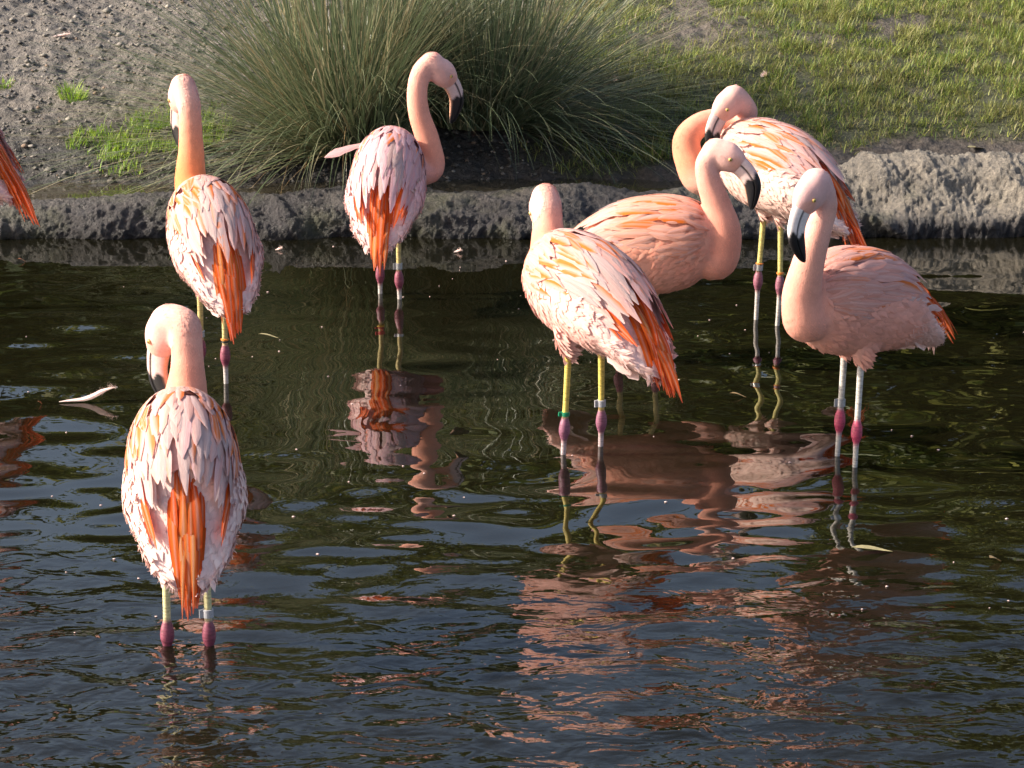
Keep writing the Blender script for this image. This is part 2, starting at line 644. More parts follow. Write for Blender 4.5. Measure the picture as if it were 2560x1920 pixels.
# ------------------------------------------------------------------ rock rim
prof_y = np.array([10.98, 10.74, 10.665, 10.655, 10.70, 10.76, 10.83, 10.90, 10.97, 11.03, 11.06])
prof_z = np.array([-0.20, -0.16, -0.03, 0.05, 0.10, 0.138, 0.158, 0.165, 0.145, 0.105, 0.02])
tt = np.linspace(0, 1, len(prof_y))
tf = np.linspace(0, 1, 84)
py_, pz_ = np.interp(tf, tt, prof_y), np.interp(tf, tt, prof_z)
ker = np.ones(5) / 5
py_[2:-2], pz_[2:-2] = np.convolve(py_, ker, 'valid'), np.convolve(pz_, ker, 'valid')
rx = axis(-2.3, 2.3, 0.0065, (-13, 13), 1.3)
Xr, Tr = np.meshgrid(rx, tf, indexing='ij')
Yr = np.interp(Tr, tf, py_)
Zr = np.interp(Tr, tf, pz_)
tall = sstep(0.95, 1.5, Xr)
Zr = np.where(Zr > 0, Zr * (0.66 + 0.80 * tall), Zr)
Yr = Yr + tall * 0.10 * sstep(0.05, 0.2, Zr)
ny = np.gradient(pz_)
nz = -np.gradient(py_)
ln = np.hypot(ny, nz)
ny, nz = -ny / ln, -nz / ln
NY, NZ = np.interp(Tr, tf, ny), np.interp(Tr, tf, nz)
wxp = Xr + 0.10 * perlin(Xr * 4, Yr * 4, Zr * 4 + 9)
ridge = 1 - np.abs(perlin(wxp * 3.1 + 1.3 * Zr * 3, Yr * 4, Zr * 4)) * 2.2
ridge2 = 1 - np.abs(perlin(wxp * 9, Yr * 9, Zr * 11 + 3)) * 2.2
d = 0.070 * perlin(Xr * 1.3, Yr * 3, Zr * 3) + 0.045 * ridge + 0.008 * (1 - 0.7 * tall) * ridge2 + 0.007 * (1 - 0.6 * tall) * (1 - np.abs(perlin(wxp * 19, Yr * 19, Zr * 19 + 5)) * 2.2) \
    + (0.008 + 0.004 * tall) * fbm(Xr * 44, Yr * 44, Zr * 44, 4, 0.7) + 0.030 * tall * perlin(Xr * 7, Yr * 7, Zr * 9) + 0.012 * tall * perlin(Xr * 16, Yr * 16, Zr * 18 + 2) - 0.012
d = d * sstep(-0.15, -0.02, Zr)
Yr2, Zr2 = Yr + NY * d, Zr + NZ * d * 0.75
bulk = np.exp(-((Xr + 0.40) / 0.10) ** 2) * 0.035 * sstep(0.05, 0.15, Zr)
Zr2 = Zr2 + bulk
dk = np.array([0.066, 0.060, 0.064])
lt = np.array([0.40, 0.36, 0.30])
mixk = (tall * 0.75 * sstep(0.02, 0.12, Zr) + 0.12 * sstep(0.06, 0.14, Zr) + 0.25 * perlin(Xr * 4, Yr * 4, Zr * 4)).clip(0, 1)[..., None]
rc = dk * (1 - mixk) + lt * mixk
wetl = sstep(0.05, 0.0, Zr2)[..., None]
rc = rc * (1 - 0.6 * wetl)
link('rock_edging', new_mesh('rock_edging', np.stack([Xr, Yr2, Zr2], -1).reshape(-1, 3), grid_faces(len(rx), 84), M_ROCK, rc.reshape(-1, 3)),
     label='rough dark grey rock edging running along the far side of the pond', cat='rock edging')


# ------------------------------------------------------------------ blades (grass, rushes)
def blade_field(P, L, W, azim, lean, curl, cols, segs=2, wcurve=1.0, zfun=None, roll=None):
    """ribbons: P base (n,3), L length, W width, azim heading, lean start tilt from vertical, curl extra tilt"""
    n = len(P)
    lv = segs + 1
    V = np.zeros((n, lv, 2, 3))
    pos = P.copy()
    hx, hy = np.cos(azim), np.sin(azim)
    if roll is None:
        roll = np.zeros(n)
    sx, sy = -np.sin(azim + roll), np.cos(azim + roll)
    for i in range(lv):
        t = i / segs
        w = W * (1 - t ** 1.6 * 0.92) * 0.5
        V[:, i, 0] = pos - np.stack([sx * w, sy * w, 0 * w], -1)
        V[:, i, 1] = pos + np.stack([sx * w, sy * w, 0 * w], -1)
        a = lean + curl * ((i + 0.5) / segs) ** wcurve
        st = L / segs
        pos = pos + np.stack([hx * np.sin(a) * st, hy * np.sin(a) * st, np.cos(a) * st], -1)
        if zfun is not None:
            pos[:, 2] = np.maximum(pos[:, 2], zfun(pos[:, 0], pos[:, 1]))
    V = V.reshape(-1, 3)
    base = (np.arange(n) * lv * 2)[:, None]
    q = []
    for i in range(segs):
        q.append(np.stack([base[:, 0] + 2 * i, base[:, 0] + 2 * i + 1, base[:, 0] + 2 * i + 3, base[:, 0] + 2 * i + 2], -1))
    F = np.concatenate(q)
    C = np.repeat(cols, lv * 2, axis=0)
    return V, F, C


def grass_cols(n, r, kind=0):
    g = np.array([[0.17, 0.24, 0.040], [0.28, 0.31, 0.060], [0.085, 0.14, 0.032], [0.32, 0.28, 0.12], [0.24, 0.18, 0.09]])
    p = [0.36, 0.24, 0.18, 0.15, 0.07] if kind == 0 else [0.5, 0.4, 0.08, 0.02, 0.0]
    c = g[r.choice(5, n, p=p)]
    if kind == 1:
        c = c * np.array([1.25, 1.55, 0.8])
    return c * r.uniform(0.75, 1.25, (n, 1))


r = np.random.default_rng(5)
n = 330000
px_ = r.uniform(-1.4, 3.1, n)
py2 = r.uniform(11.3, 15.4, n)
keep = r.uniform(0, 1, n) < lawn_mask(px_, py2) * (0.62 + 0.9 * fbm(px_ * 9, py2 * 7, 7.0, 3)).clip(0.12, 1)
px_, py2 = px_[keep], py2[keep]
n = len(px_)
cl_ = fbm(px_ * 9, py2 * 7, 7.0, 3)
tuft = 0.8 + 0.75 * cl_
L = r.uniform(0.030, 0.075, n) * tuft.clip(0.3, 1.8)
P = np.stack([px_, py2, ground_z(px_, py2) - 0.004], -1)
az = r.uniform(0, 6.28, n)
gcol = grass_cols(n, r)
dry = (0.5 + 1.3 * fbm(px_ * 3.5, py2 * 3.0, 17.0, 4)).clip(0, 1.4)[:, None]
gcol = gcol * (1 - 0.4 * dry) + np.array([0.27, 0.25, 0.09]) * 0.4 * dry
Vb, Fb, Cb = blade_field(P, L, r.uniform(0.0024, 0.0046, n), az, r.uniform(0.1, 1.15, n), r.uniform(0.2, 1.2, n), gcol, 2)
link('lawn_grass', new_mesh('lawn_grass', Vb, Fb, M_GRASS, Cb), label='short green and straw coloured grass covering the bank', cat='grass', kind='stuff')

# patch of bright grass below the left rush clump, and small lone tufts on the bare soil
def ground_at(px, py):
    d = ray(px, py)
    o = Vector((0, 0, CAM_H))
    t = 10.0
    for _ in range(900):
        p = o + d * t
        if p.z < float(ground_z(np.array(p.x), np.array(p.y), False)):
            break
        t += 0.006
    return p


pc = ground_at(335, 345)
n = 5200
a = r.uniform(0, 6.28, n)
q = np.sqrt(r.uniform(0, 1, n))
bx_ = pc.x + 0.09 + q * np.cos(a) * 0.36
by_ = pc.y + q * np.sin(a) * 0.30 + 0.2 * (bx_ - pc.x)
kp = (fbm(bx_ * 6, by_ * 6, 3.0, 3) - 0.5 * q ** 2) > -0.22 + 0.25 * r.uniform(-1, 1, n)
bx_, by_ = bx_[kp], by_[kp]
n = len(bx_)
P = np.stack([bx_, by_, ground_z(bx_, by_) - 0.003], -1)
Vb, Fb, Cb = blade_field(P, r.uniform(0.03, 0.06, n), r.uniform(0.003, 0.005, n), r.uniform(0, 6.28, n), r.uniform(0.1, 0.7, n), r.uniform(0.2, 0.9, n), grass_cols(n, r, 1), 2)
link('grass_patch', new_mesh('grass_patch', Vb, Fb, M_GRASS, Cb), label='bright green grass patch on soil under drooping rushes', cat='grass', kind='stuff')


def grass_tuft(px, py, rad, n, h, label):
    c = ground_at(px, py)
    a = r.uniform(0, 6.28, n)
    q = np.sqrt(r.uniform(0, 1, n)) * rad
    P = np.stack([q * np.cos(a), q * np.sin(a), -0.012 + 0 * q], -1)
    zb = ground_z(c.x + P[:, 0], c.y + P[:, 1])
    z0 = float(ground_z(np.array(c.x), np.array(c.y)))
    P[:, 2] += zb - z0
    V, F, C = blade_field(P, r.uniform(0.5, 1.0, n) * h, r.uniform(0.003, 0.005, n), a + r.normal(0, 0.5, n), r.uniform(0.1, 0.6, n), r.uniform(0.3, 1.0, n), grass_cols(n, r, 1), 3)
    link('grass_tuft', new_mesh('grass_tuft', V, F, M_GRASS, C), label=label, cat='grass tuft', loc=(c.x, c.y, z0))


grass_tuft(180, 240, 0.055, 170, 0.09, 'small lone green grass tuft on bare grey soil')
grass_tuft(14, 212, 0.035, 70, 0.05, 'tiny green grass sprig on bare soil beside the larger tuft')


def rush_clump(px, py, n, bias, label, seed, lmin, lmax):
    rr = np.random.default_rng(seed)
    c = ground_at(px, py)
    z0 = float(ground_z(np.array(c.x), np.array(c.y)))
    e = link('rush_clump', None, label=label, cat='rushes', group='rush clumps on the far bank', loc=(c.x, c.y, z0 - 0.01))

    def zf(x, y):
        return ground_z(x + c.x, y + c.y, False) - z0 + 0.012
    for nm, cnt, kind in (('leaf_blades', n, 0), ('dry_stems', n // 9, 1)):
        a = rr.uniform(0, 6.28, cnt)
        q = np.sqrt(rr.uniform(0, 1, cnt)) * 0.17
        P = np.stack([q * np.cos(a) * 1.35, q * np.sin(a), np.zeros(cnt)], -1)
        az = a + rr.normal(0, 0.45, cnt)
        u = rr.uniform(0, 1, cnt)
        lean = np.where(u < 0.16, rr.uniform(0.0, 0.30, cnt), rr.uniform(0.35, 1.45, cnt))
        side = np.cos(az - bias)
        lean = lean * (0.80 + 0.45 * side)
        curl = np.where(u < 0.16, rr.uniform(0.05, 0.4, cnt), rr.uniform(0.05, 1.2, cnt)) * (1.0 - 0.2 * side)
        brk = rr.random(cnt) < 0.14
        curl = np.where(brk, curl + rr.uniform(0.5, 1.2, cnt), curl)
        L = rr.uniform(lmin, lmax, cnt) * (0.9 + 0.16 * side)
        front = np.clip(-np.sin(az), 0, 1)
        L = L * (1 - 0.06 * front - 0.34 * front * brk)
        if kind == 0:
            base = np.array([[0.13, 0.17, 0.085], [0.18, 0.21, 0.11], [0.09, 0.125, 0.07], [0.27, 0.28, 0.16], [0.38, 0.33, 0.20]])  # blade greens; the pale straw tone also stands in for silvery highlights
            cc = base[rr.choice(5, cnt, p=[0.30, 0.24, 0.16, 0.17, 0.13])] * rr.uniform(0.75, 1.25, (cnt, 1))
            W = np.where(rr.random(cnt) < 0.15, rr.uniform(0.007, 0.0105, cnt), rr.uniform(0.0040, 0.0072, cnt))
        else:
            cc = np.array([[0.33, 0.22, 0.10], [0.26, 0.19, 0.11], [0.40, 0.31, 0.18]])[rr.choice(3, cnt)] * rr.uniform(0.7, 1.2, (cnt, 1))
            W = rr.uniform(0.0025, 0.004, cnt)
            curl = curl * 1.15
        V, F, C = blade_field(P, L, W, az, lean, curl, cc, 9, 1.3, zf, rr.uniform(-0.9, 0.9, cnt))
        link(nm, new_mesh(nm, V, F, M_RUSH, C), e, kind='stuff')
    return e


rush_clump(880, 385, 3000, math.pi * 0.95, 'large dark green rush clump fanning out over the bare soil', 31, 0.75, 1.6)
rush_clump(1215, 300, 2500, 0.25, 'dark green rush clump leaning over the grass bank', 32, 0.65, 1.3)

# ------------------------------------------------------------------ soil clods and pebbles on the bare bank
n = 12000
cx = r.uniform(-3.6, 0.2, n)
cy = r.uniform(11.3, 15.2, n)
kp = (lawn_mask(cx, cy) < 0.25)
cx, cy = cx[kp], cy[kp]
n = len(cx)
octv = np.array([[1, 0, 0], [-1, 0, 0], [0, 1, 0], [0, -1, 0], [0, 0, 1], [0, 0, -1]], float)
octf = np.array([[0, 2, 4], [2, 1, 4], [1, 3, 4], [3, 0, 4], [2, 0, 5], [1, 2, 5], [3, 1, 5], [0, 3, 5]])
sz = np.exp(r.normal(math.log(0.0075), 0.45, n))
Vc = octv[None] * (sz[:, None, None] * r.uniform(0.5, 1.25, (n, 6, 1))) * np.array([1.2, 1.2, 0.75])
an = r.uniform(0, 6.28, n)
ca, sa = np.cos(an)[:, None], np.sin(an)[:, None]
Vc = np.stack([Vc[..., 0] * ca - Vc[..., 1] * sa, Vc[..., 0] * sa + Vc[..., 1] * ca, Vc[..., 2]], -1)
Vc += np.stack([cx, cy, ground_z(cx, cy) + 0.001], -1)[:, None]
Fc = (octf[None] + (np.arange(n) * 6)[:, None, None]).reshape(-1, 3)
base = np.array([[0.14, 0.125, 0.11], [0.09, 0.082, 0.075], [0.24, 0.215, 0.185], [0.19, 0.13, 0.09]])
Cc = np.repeat(base[r.choice(4, n, p=[0.45, 0.33, 0.15, 0.07])] * r.uniform(0.7, 1.3, (n, 1)), 6, axis=0)
link('soil_clods', new_mesh('soil_clods', Vc.reshape(-1, 3), Fc, M_CLOD, Cc, smooth=False), label='small dark clods and grit strewn over the bare soil', cat='soil', kind='stuff')

# ------------------------------------------------------------------ flamingos
EX = np.array([-0.46, -0.40, -0.34, -0.27, -0.20, -0.13, -0.05, 0.05, 0.13, 0.19, 0.22])
E_ZC = np.array([0.475, 0.502, 0.532, 0.567, 0.597, 0.618, 0.630, 0.635, 0.640, 0.645, 0.645])
E_HH = np.array([0.015, 0.034, 0.058, 0.084, 0.108, 0.127, 0.138, 0.138, 0.120, 0.078, 0.03])
E_HW = np.array([0.018, 0.038, 0.058, 0.079, 0.098, 0.112, 0.119, 0.116, 0.099, 0.068, 0.026])
_xd = np.linspace(-0.46, 0.22, 200)


def _sm(a):
    y = np.interp(_xd, EX, a)
    kk = np.hanning(25)
    kk /= kk.sum()
    yp = np.pad(y, 12, mode='edge')
    return np.convolve(yp, kk, 'valid')


T_ZC, T_HH, T_HW = _sm(E_ZC), _sm(E_HH), _sm(E_HW)


def env(x, phi, s, off=0.0):
    x = np.asarray(x, float)
    zc, hh, hw = np.interp(x, _xd, T_ZC), np.interp(x, _xd, T_HH), np.interp(x, _xd, T_HW)
    p = np.stack([x + 0 * phi, s * hw * np.sin(phi), zc + hh * np.cos(phi)], -1)
    nrm = unit(np.stack([0 * x + 0 * phi, s * np.sin(phi) / np.maximum(hw, .02), np.cos(phi) / np.maximum(hh, .02)], -1))
    return p + nrm * np.asarray(off)[..., None], nrm


PALE = np.array([0.80, 0.50, 0.46])
PINK = np.array([0.80, 0.41, 0.35])
SALM = np.array([0.80, 0.32, 0.21])
ORNG = np.array([0.82, 0.19, 0.020])
REDO = np.array([0.76, 0.085, 0.006])
GREY = np.array([0.50, 0.42, 0.42])
LILA = np.array([0.76, 0.50, 0.54])
WHIT = np.array([0.84, 0.64, 0.60])

NT, NC = 7, 5
FS = np.linspace(-1, 1, NC)
FT = np.linspace(0, 1, NT)


def feather_width(t, tip=0.62):
    up = 0.45 + 0.55 * sstep(0, 0.45, t)
    dn = np.sqrt(np.clip(1 - ((t - tip) / (1 - tip)).clip(0, 1) ** 2.2, 0, 1))
    return up * (0.10 + 0.90 * dn)


FFACES = grid_faces(NT, NC)


def feather_color(base, acc, rr, amount, vane):
    """(NT,NC,3): base colour with an accent on one vane"""
    t = FT[:, None]
    s = FS[None, :]
    if vane == 0:
        mk = sstep(1.0, 0.75, np.abs(s)) * sstep(0.10, 0.30, t) * sstep(1.05, 0.85, t)
    else:
        mk = sstep(-0.45, 0.15, s * vane) * sstep(0.05, 0.3, t) * sstep(1.1, 0.9, t)
    mk = (mk * amount)[..., None]
    c = base[None, None] * (1 - mk) + acc[None, None] * mk
    edge = (sstep(0.55, 1.0, np.abs(s)) * 0.25 + sstep(0.75, 1, t) * 0.25)[..., None] * np.ones((NT, NC, 1))
    c = c * (1 - edge) + np.minimum(c * 1.12 + 0.03, 0.92) * edge
    shaft = (np.abs(s) < 0.1)[..., None] * 0.35 * np.ones((NT, 1, 1))
    c = c * (1 - shaft) + WHIT * shaft
    return c * rr.uniform(0.93, 1.04)


class Bird:
    pass


def build_bird(key, S):
    info = BIRDS[key]
    rr = np.random.default_rng(S['seed'])
    root = info['root']
    zb = -info['depth']
    yaw = R(S['yaw'])
    e = link('flamingo', None, label=S['label'], cat='flamingo', group='flamingos wading in the pond')
    e.location = (root.x, root.y, zb)
    e.rotation_euler = (0, 0, yaw)
    cy, sy = math.cos(yaw), math.sin(yaw)

    def loc(w):
        w = np.asarray(w, float) - np.array([root.x, root.y, zb])
        return np.stack([w[..., 0] * cy + w[..., 1] * sy, -w[..., 0] * sy + w[..., 1] * cy, w[..., 2]], -1)

    def dirl(w):
        w = np.asarray(w, float)
        return np.array([w[0] * cy + w[1] * sy, -w[0] * sy + w[1] * cy, w[2]])
    pit = R(S.get('pitch', 4))
    dx = S.get('dx', 0.0)
    dz = S.get('dz', 0.0)
    bs = S.get('bscale', 1.0)

    def T(p):
        p = np.asarray(p, float)
        x, y, z = p[..., 0] * bs, p[..., 1] * bs, (p[..., 2] - 0.61) * bs
        return np.stack([x * math.cos(pit) - z * math.sin(pit) + dx, y, x * math.sin(pit) + z * math.cos(pit) + 0.61 + dz], -1)

    # ---- body, neck and head as one skin
    parts_v, parts_f = [], []

    def add(V, F):
        o = sum(len(v) for v in parts_v)
        parts_v.append(np.asarray(V))
        parts_f.extend([tuple(i + o for i in f) for f in F])
    xs = np.linspace(-0.325, 0.218, 36)
    shr = np.interp(xs, [-0.35, -0.27, -0.15, 0.2], [0.34, 0.74, 0.98, 1.0])
    ang = np.linspace(0, 2 * math.pi, 32, endpoint=False)
    zc, hh, hw = np.interp(xs, _xd, T_ZC) - np.interp(xs, [-0.33, -0.17], [0.045, 0.0]), np.interp(xs, _xd, T_HH) * shr, np.interp(xs, _xd, T_HW) * shr
    low_w = 1 + (np.interp(xs, [-0.30, -0.20, 0.0, 0.2], [0.75, 0.38, 0.13, 0.02])[:, None]) * sstep(0.5, -0.35, np.cos(ang))[None]
    rings = np.stack([xs[:, None] + 0 * ang, hw[:, None] * low_w * np.sin(ang), zc[:, None] + hh[:, None] * np.where(np.cos(ang) < 0, 1.12, np.interp(xs, [-0.35, -0.27, -0.19, -0.08], [0.2, 0.50, 0.80, 1.0])[:, None]) * np.cos(ang)], -1)
    V = np.vstack([rings.reshape(-1, 3), [[xs[0], 0, zc[0]]], [[xs[-1], 0, zc[-1]]]])
    F = []
    for i in range(len(xs) - 1):
        for j in range(32):
            a, b = i * 32 + j, i * 32 + (j + 1) % 32
            F.append((a, a + 32, b + 32, b))
    k0 = len(V) - 2
    for j in range(32):
        F.append((j, (j + 1) % 32, k0))
        F.append(((len(xs) - 1) * 32 + (j + 1) % 32, (len(xs) - 1) * 32 + j, k0 + 1))
    add(T(V), F)
    # head frame
    hs = S.get('hscale', 1.0)
    hp = np.array(S['head'], float)
    hc = loc(at(hp[0] * K, hp[1] * K, root.y + hp[2])) if not S.get('local') else np.array(S['head_l'], float)
    a2 = unit(np.array([S['az'][0], S['az'][1], 0.0]))
    ti = R(S['tilt'])
    fw = unit(a2 * math.cos(ti) + np.array([0, 0, -math.sin(ti)]))
    upv = unit(a2 * math.sin(ti) + np.array([0, 0, math.cos(ti)]))
    rol = R(S.get('roll', 0))
    lat = np.cross(upv, fw)
    upv, lat = upv * math.cos(rol) + lat * math.sin(rol), lat * math.cos(rol) - upv * math.sin(rol)
    f, u, l = dirl(fw), dirl(upv), dirl(lat)

    def H(ff, uu, ll=0.0):
        return hc + hs * (np.outer(np.atleast_1d(ff), f) + np.outer(np.atleast_1d(uu), u) + np.outer(np.atleast_1d(ll) * np.ones_like(np.atleast_1d(ff)), l))
    # neck
    npts = [T(np.array([0.08, 0, 0.625])), T(np.array([0.135, 0, S.get('base_z', 0.635)]))]
    nrad = [0.070, 0.069]
    for (a, b, c, rad) in S['neck']:
        npts.append(np.array([a, b, c]) if S.get('local') else loc(at(a * K, b * K, root.y + c)))
        nrad.append(rad)
    npts += [H(-0.040, 0.004)[0], H(-0.010, 0.0)[0]]
    nrad += [0.038 * hs, 0.040 * hs]
    PP = catmull(np.hstack([np.array(npts), np.array(nrad)[:, None]]), 90)
    V, F = tube(PP[:, :3], PP[:, 3], 20)
    add(V, F)
    neckline = PP[:, :3]
    neck_s = np.linspace(0, 1, len(PP))
    # skull
    hf = np.array([-0.060, -0.054, -0.040, -0.020, 0.002, 0.022, 0.037, 0.048, 0.054])
    hu = np.array([0.000, 0.000, 0.000, 0.000, -0.001, -0.004, -0.007, -0.010, -0.012])
    hv = np.array([0.006, 0.022, 0.038, 0.047, 0.0480, 0.0430, 0.0370, 0.0310, 0.026]) * hs
    hl = np.array([0.005, 0.018, 0.031, 0.038, 0.038, 0.033, 0.026, 0.020, 0.016]) * hs
    V, F = tube(H(hf, hu), hv, 20, hl, up=u)
    add(V, F)
    # feathered thighs
    hips, joints, feet = [], [], []
    for i, w in enumerate(info['w']):
        wl_ = loc(np.array([w.x, w.y, 0.0]))
        side = 1 if wl_[1] > 0 else -1
        jt = np.array([wl_[0], wl_[1], 0.272])
        ft = np.array([wl_[0] + 0.012, wl_[1] + side * 0.004, 0.004])
        hp0 = T(np.array([-0.015 - dx / bs * 0.6 + 0.8 * wl_[0], np.clip(0.72 * wl_[1] + 0.010 * side, -0.055, 0.055), 0.555]))
        tl = jt + (hp0 - jt) * 0.72
        C = np.array([hp0 + (hp0 - jt) * 0.1, hp0, jt + (hp0 - jt) * 0.84, jt + (hp0 - jt) * 0.73, jt + (hp0 - jt) * 0.64])
        V, F = tube(catmull(C, 12), np.interp(np.linspace(0, 1, 12), [0, .25, .5, .75, 1], [0.056, 0.054, 0.044, 0.026, 0.010]), 14)
        add(V, F)
        hips.append(hp0)
        joints.append(jt)
        feet.append(ft)
    tmp = bpy.data.meshes.new('tmp')
    tmp.from_pydata(np.vstack(parts_v).tolist(), [], parts_f)
    to = bpy.data.objects.new('tmp', tmp)
    col.objects.link(to)
    md = to.modifiers.new('r', 'REMESH')
    md.mode = 'VOXEL'
    md.voxel_size = 0.0062
    ms = to.modifiers.new('s', 'SMOOTH')
    ms.factor = 0.5
    ms.iterations = 7
    dg = bpy.context.evaluated_depsgraph_get()
    ev = to.evaluated_get(dg)
    me = bpy.data.meshes.new_from_object(ev)
    bpy.data.objects.remove(to, do_unlink=True)
    bpy.data.meshes.remove(tmp)
    me.name = 'body'
    nv = len(me.vertices)
    co = np.zeros(nv * 3, dtype=np.float32)
    me.vertices.foreach_get('co', co)
    co = co.reshape(-1, 3).astype(float)
    no = np.zeros(nv * 3, dtype=np.float32)
    me.vertices.foreach_get('normal', no)
    no = no.reshape(-1, 3).astype(float)
    # ---- plumage colour and lie of the feathers
    neck_tan = unit(np.gradient(neckline, axis=0))
    best = np.zeros(nv, int)
    bd = np.full(nv, 1e9)
    for k in range(6, len(neckline)):
        dd = np.linalg.norm(co - neckline[k], axis=1)
        m_ = dd < bd
        bd[m_] = dd[m_]
        best[m_] = k
    sN = neck_s[best]
    onneck = sstep(1.5, 1.05, bd / PP[best, 3]) * sstep(0.12, 0.30, sN)
    hd = np.linalg.norm((co - hc), axis=1)
    onhead = sstep(0.085 * hs, 0.055 * hs, hd)
    tb = S.get('tint_body', PINK)
    tn0 = S.get('tint_neck', SALM)
    tn1 = S.get('tint_top', np.array([0.82, 0.46, 0.38]))
    th_ = S.get('tint_head', np.array([0.82, 0.49, 0.43]))
    cb = np.repeat(tb[None], nv, 0)
    belly = sstep(0.57, 0.49, co[:, 2])[:, None] * S.get('belly', 0.6)
    cb = cb * (1 - belly) + WHIT * np.array([1, 0.92, 0.88]) * belly
    rear = sstep(-0.10, -0.25, co[:, 0])[:, None]
    cb = cb * (1 - 0.6 * rear) + WHIT * 0.6 * rear
    g = sstep(0.25, 0.85, sN)[:, None]
    cn = tn0 * (1 - g) + tn1 * g
    C = cb * (1 - onneck[:, None]) + cn * onneck[:, None]
    C = C * (1 - onhead[:, None]) + th_ * onhead[:, None]
    # bare reddish skin around the eye and lores
    rel = co - hc
    fu = np.stack([rel @ f, rel @ u, np.abs(rel @ l)], -1) / hs
    lore = sstep(0.026, 0.012, np.linalg.norm(fu[:, :2] - np.array([0.034, -0.004]), axis=1)) * sstep(0.008, 0.018, fu[:, 2])
    C = C * (1 - 0.5 * lore[:, None]) + np.array([0.80, 0.36, 0.24]) * 0.5 * lore[:, None]
    fr = fbm(co[:, 0] * 14, co[:, 1] * 14, co[:, 2] * 14, 3)
    C = C * (1 + 0.10 * fr[:, None])
    C = C.clip(0, 0.9)
    a = me.color_attributes.new('Col', 'FLOAT_COLOR', 'POINT')
    a.data.foreach_set('color', np.hstack([C, np.ones((nv, 1))]).astype(np.float32).ravel())
    me.materials.clear()
    me.materials.append(M_PLUME)
    me.polygons.foreach_set('use_smooth', np.ones(len(me.polygons), dtype=bool))
    body = link('body', me, e)
    # flow direction
    fl = np.repeat(np.array([[-1.0, 0, -0.35]]), nv, 0)
    tn = -neck_tan[best]
    wgt = np.maximum(onneck, onhead)[:, None]
    fl = fl * (1 - wgt) + tn * wgt
    fl = fl * (1 - onhead[:, None]) + (-f)[None] * onhead[:, None]
    fl = fl - no * np.sum(fl * no, 1)[:, None]
    fl = unit(fl)
    sd = np.cross(no, fl)

    def tufts(idx, Lr, Wr, lift, nm, sink=0.001, jit=0.25, cvar=0.10, lighten=0.0):
        m = len(idx)
        Lq = rr.uniform(0.7, 1.3, m) * Lr
        Wq = rr.uniform(0.7, 1.2, m) * Wr
        j = rr.normal(0, jit, m)[:, None]
        d_ = unit(fl[idx] + sd[idx] * j)
        s_ = np.cross(no[idx], d_)
        p0 = co[idx] - no[idx] * sink
        lf = (rr.uniform(0.4, 1.3, m) * lift)[:, None]
        b0, b1 = p0 - s_ * Wq[:, None] * 0.3, p0 + s_ * Wq[:, None] * 0.3
        mid = p0 + d_ * Lq[:, None] * 0.55 + no[idx] * lf * 0.8
        m0, m1 = mid - s_ * Wq[:, None] * 0.5, mid + s_ * Wq[:, None] * 0.5
        mc = mid + no[idx] * Wq[:, None] * 0.10
        tp = p0 + d_ * Lq[:, None] + no[idx] * lf
        Vv = np.stack([b0, b1, m1, m0, tp, mc], 1).reshape(-1, 3)
        o = np.arange(m)[:, None] * 6
        Ff = np.concatenate([o + np.array([[0, 1, 5]]), o + np.array([[1, 2, 5]]), o + np.array([[0, 5, 3]]), o + np.array([[3, 5, 4]]), o + np.array([[5, 2, 4]])])
        cc = C[idx] * (1 + rr.normal(0, cvar, (m, 1)))
        cc = cc * (1 - lighten) + WHIT * lighten
        link(nm, new_mesh(nm, Vv, Ff, M_DOWN, np.repeat(cc.clip(0, .9), 6, 0)), body, kind='stuff')
    wn_ = wgt[:, 0]
    bi = np.where(wn_ < 0.5)[0]
    ni = np.where((wn_ >= 0.3) & (onhead < 0.6))[0]
    hi = np.where((onhead >= 0.4) & (fu[:, 0] < 0.032))[0]
    tufts(rr.choice(bi, min(len(bi), 2600), replace=False), 0.034, 0.015, 0.0032, 'contour_feathers', jit=0.3, cvar=0.07)
    tufts(rr.choice(ni, 5200), 0.012, 0.0040, 0.0008, 'neck_down', cvar=0.05)
    tufts(rr.choice(hi, 2400), 0.006, 0.0028, 0.0004, 'head_down', cvar=0.04)
    vi = np.where((wn_ < 0.2) & (co[:, 0] < -0.09) & (co[:, 2] < 0.57) & (no[:, 2] < 0.3))[0]
    if len(vi):
        tufts(rr.choice(vi, 700), 0.030, 0.0028, 0.007, 'vent_fluff', jit=0.6, lighten=0.4)

    # ---- beak in two mandibles
    bp = np.array([(0.040, -0.009, 0.062, 0.038), (0.056, -0.014, 0.061, 0.036), (0.074, -0.022, 0.058, 0.033), (0.091, -0.033, 0.056, 0.032),
                   (0.106, -0.049, 0.053, 0.031), (0.116, -0.069, 0.046, 0.028), (0.124, -0.090, 0.035, 0.023), (0.130, -0.110, 0.021, 0.015), (0.132, -0.123, 0.006, 0.006)])
    bq = catmull(bp, 34)
    cc2 = bq[:, :2]
    tg = unit(np.gradient(cc2, axis=0))
    nn = np.stack([-tg[:, 1], tg[:, 0]], -1)      # towards the culmen
    tb_ = np.linspace(0, 1, len(bq))
    pale_b = S.get('beak', np.array([0.68, 0.50, 0.47]))
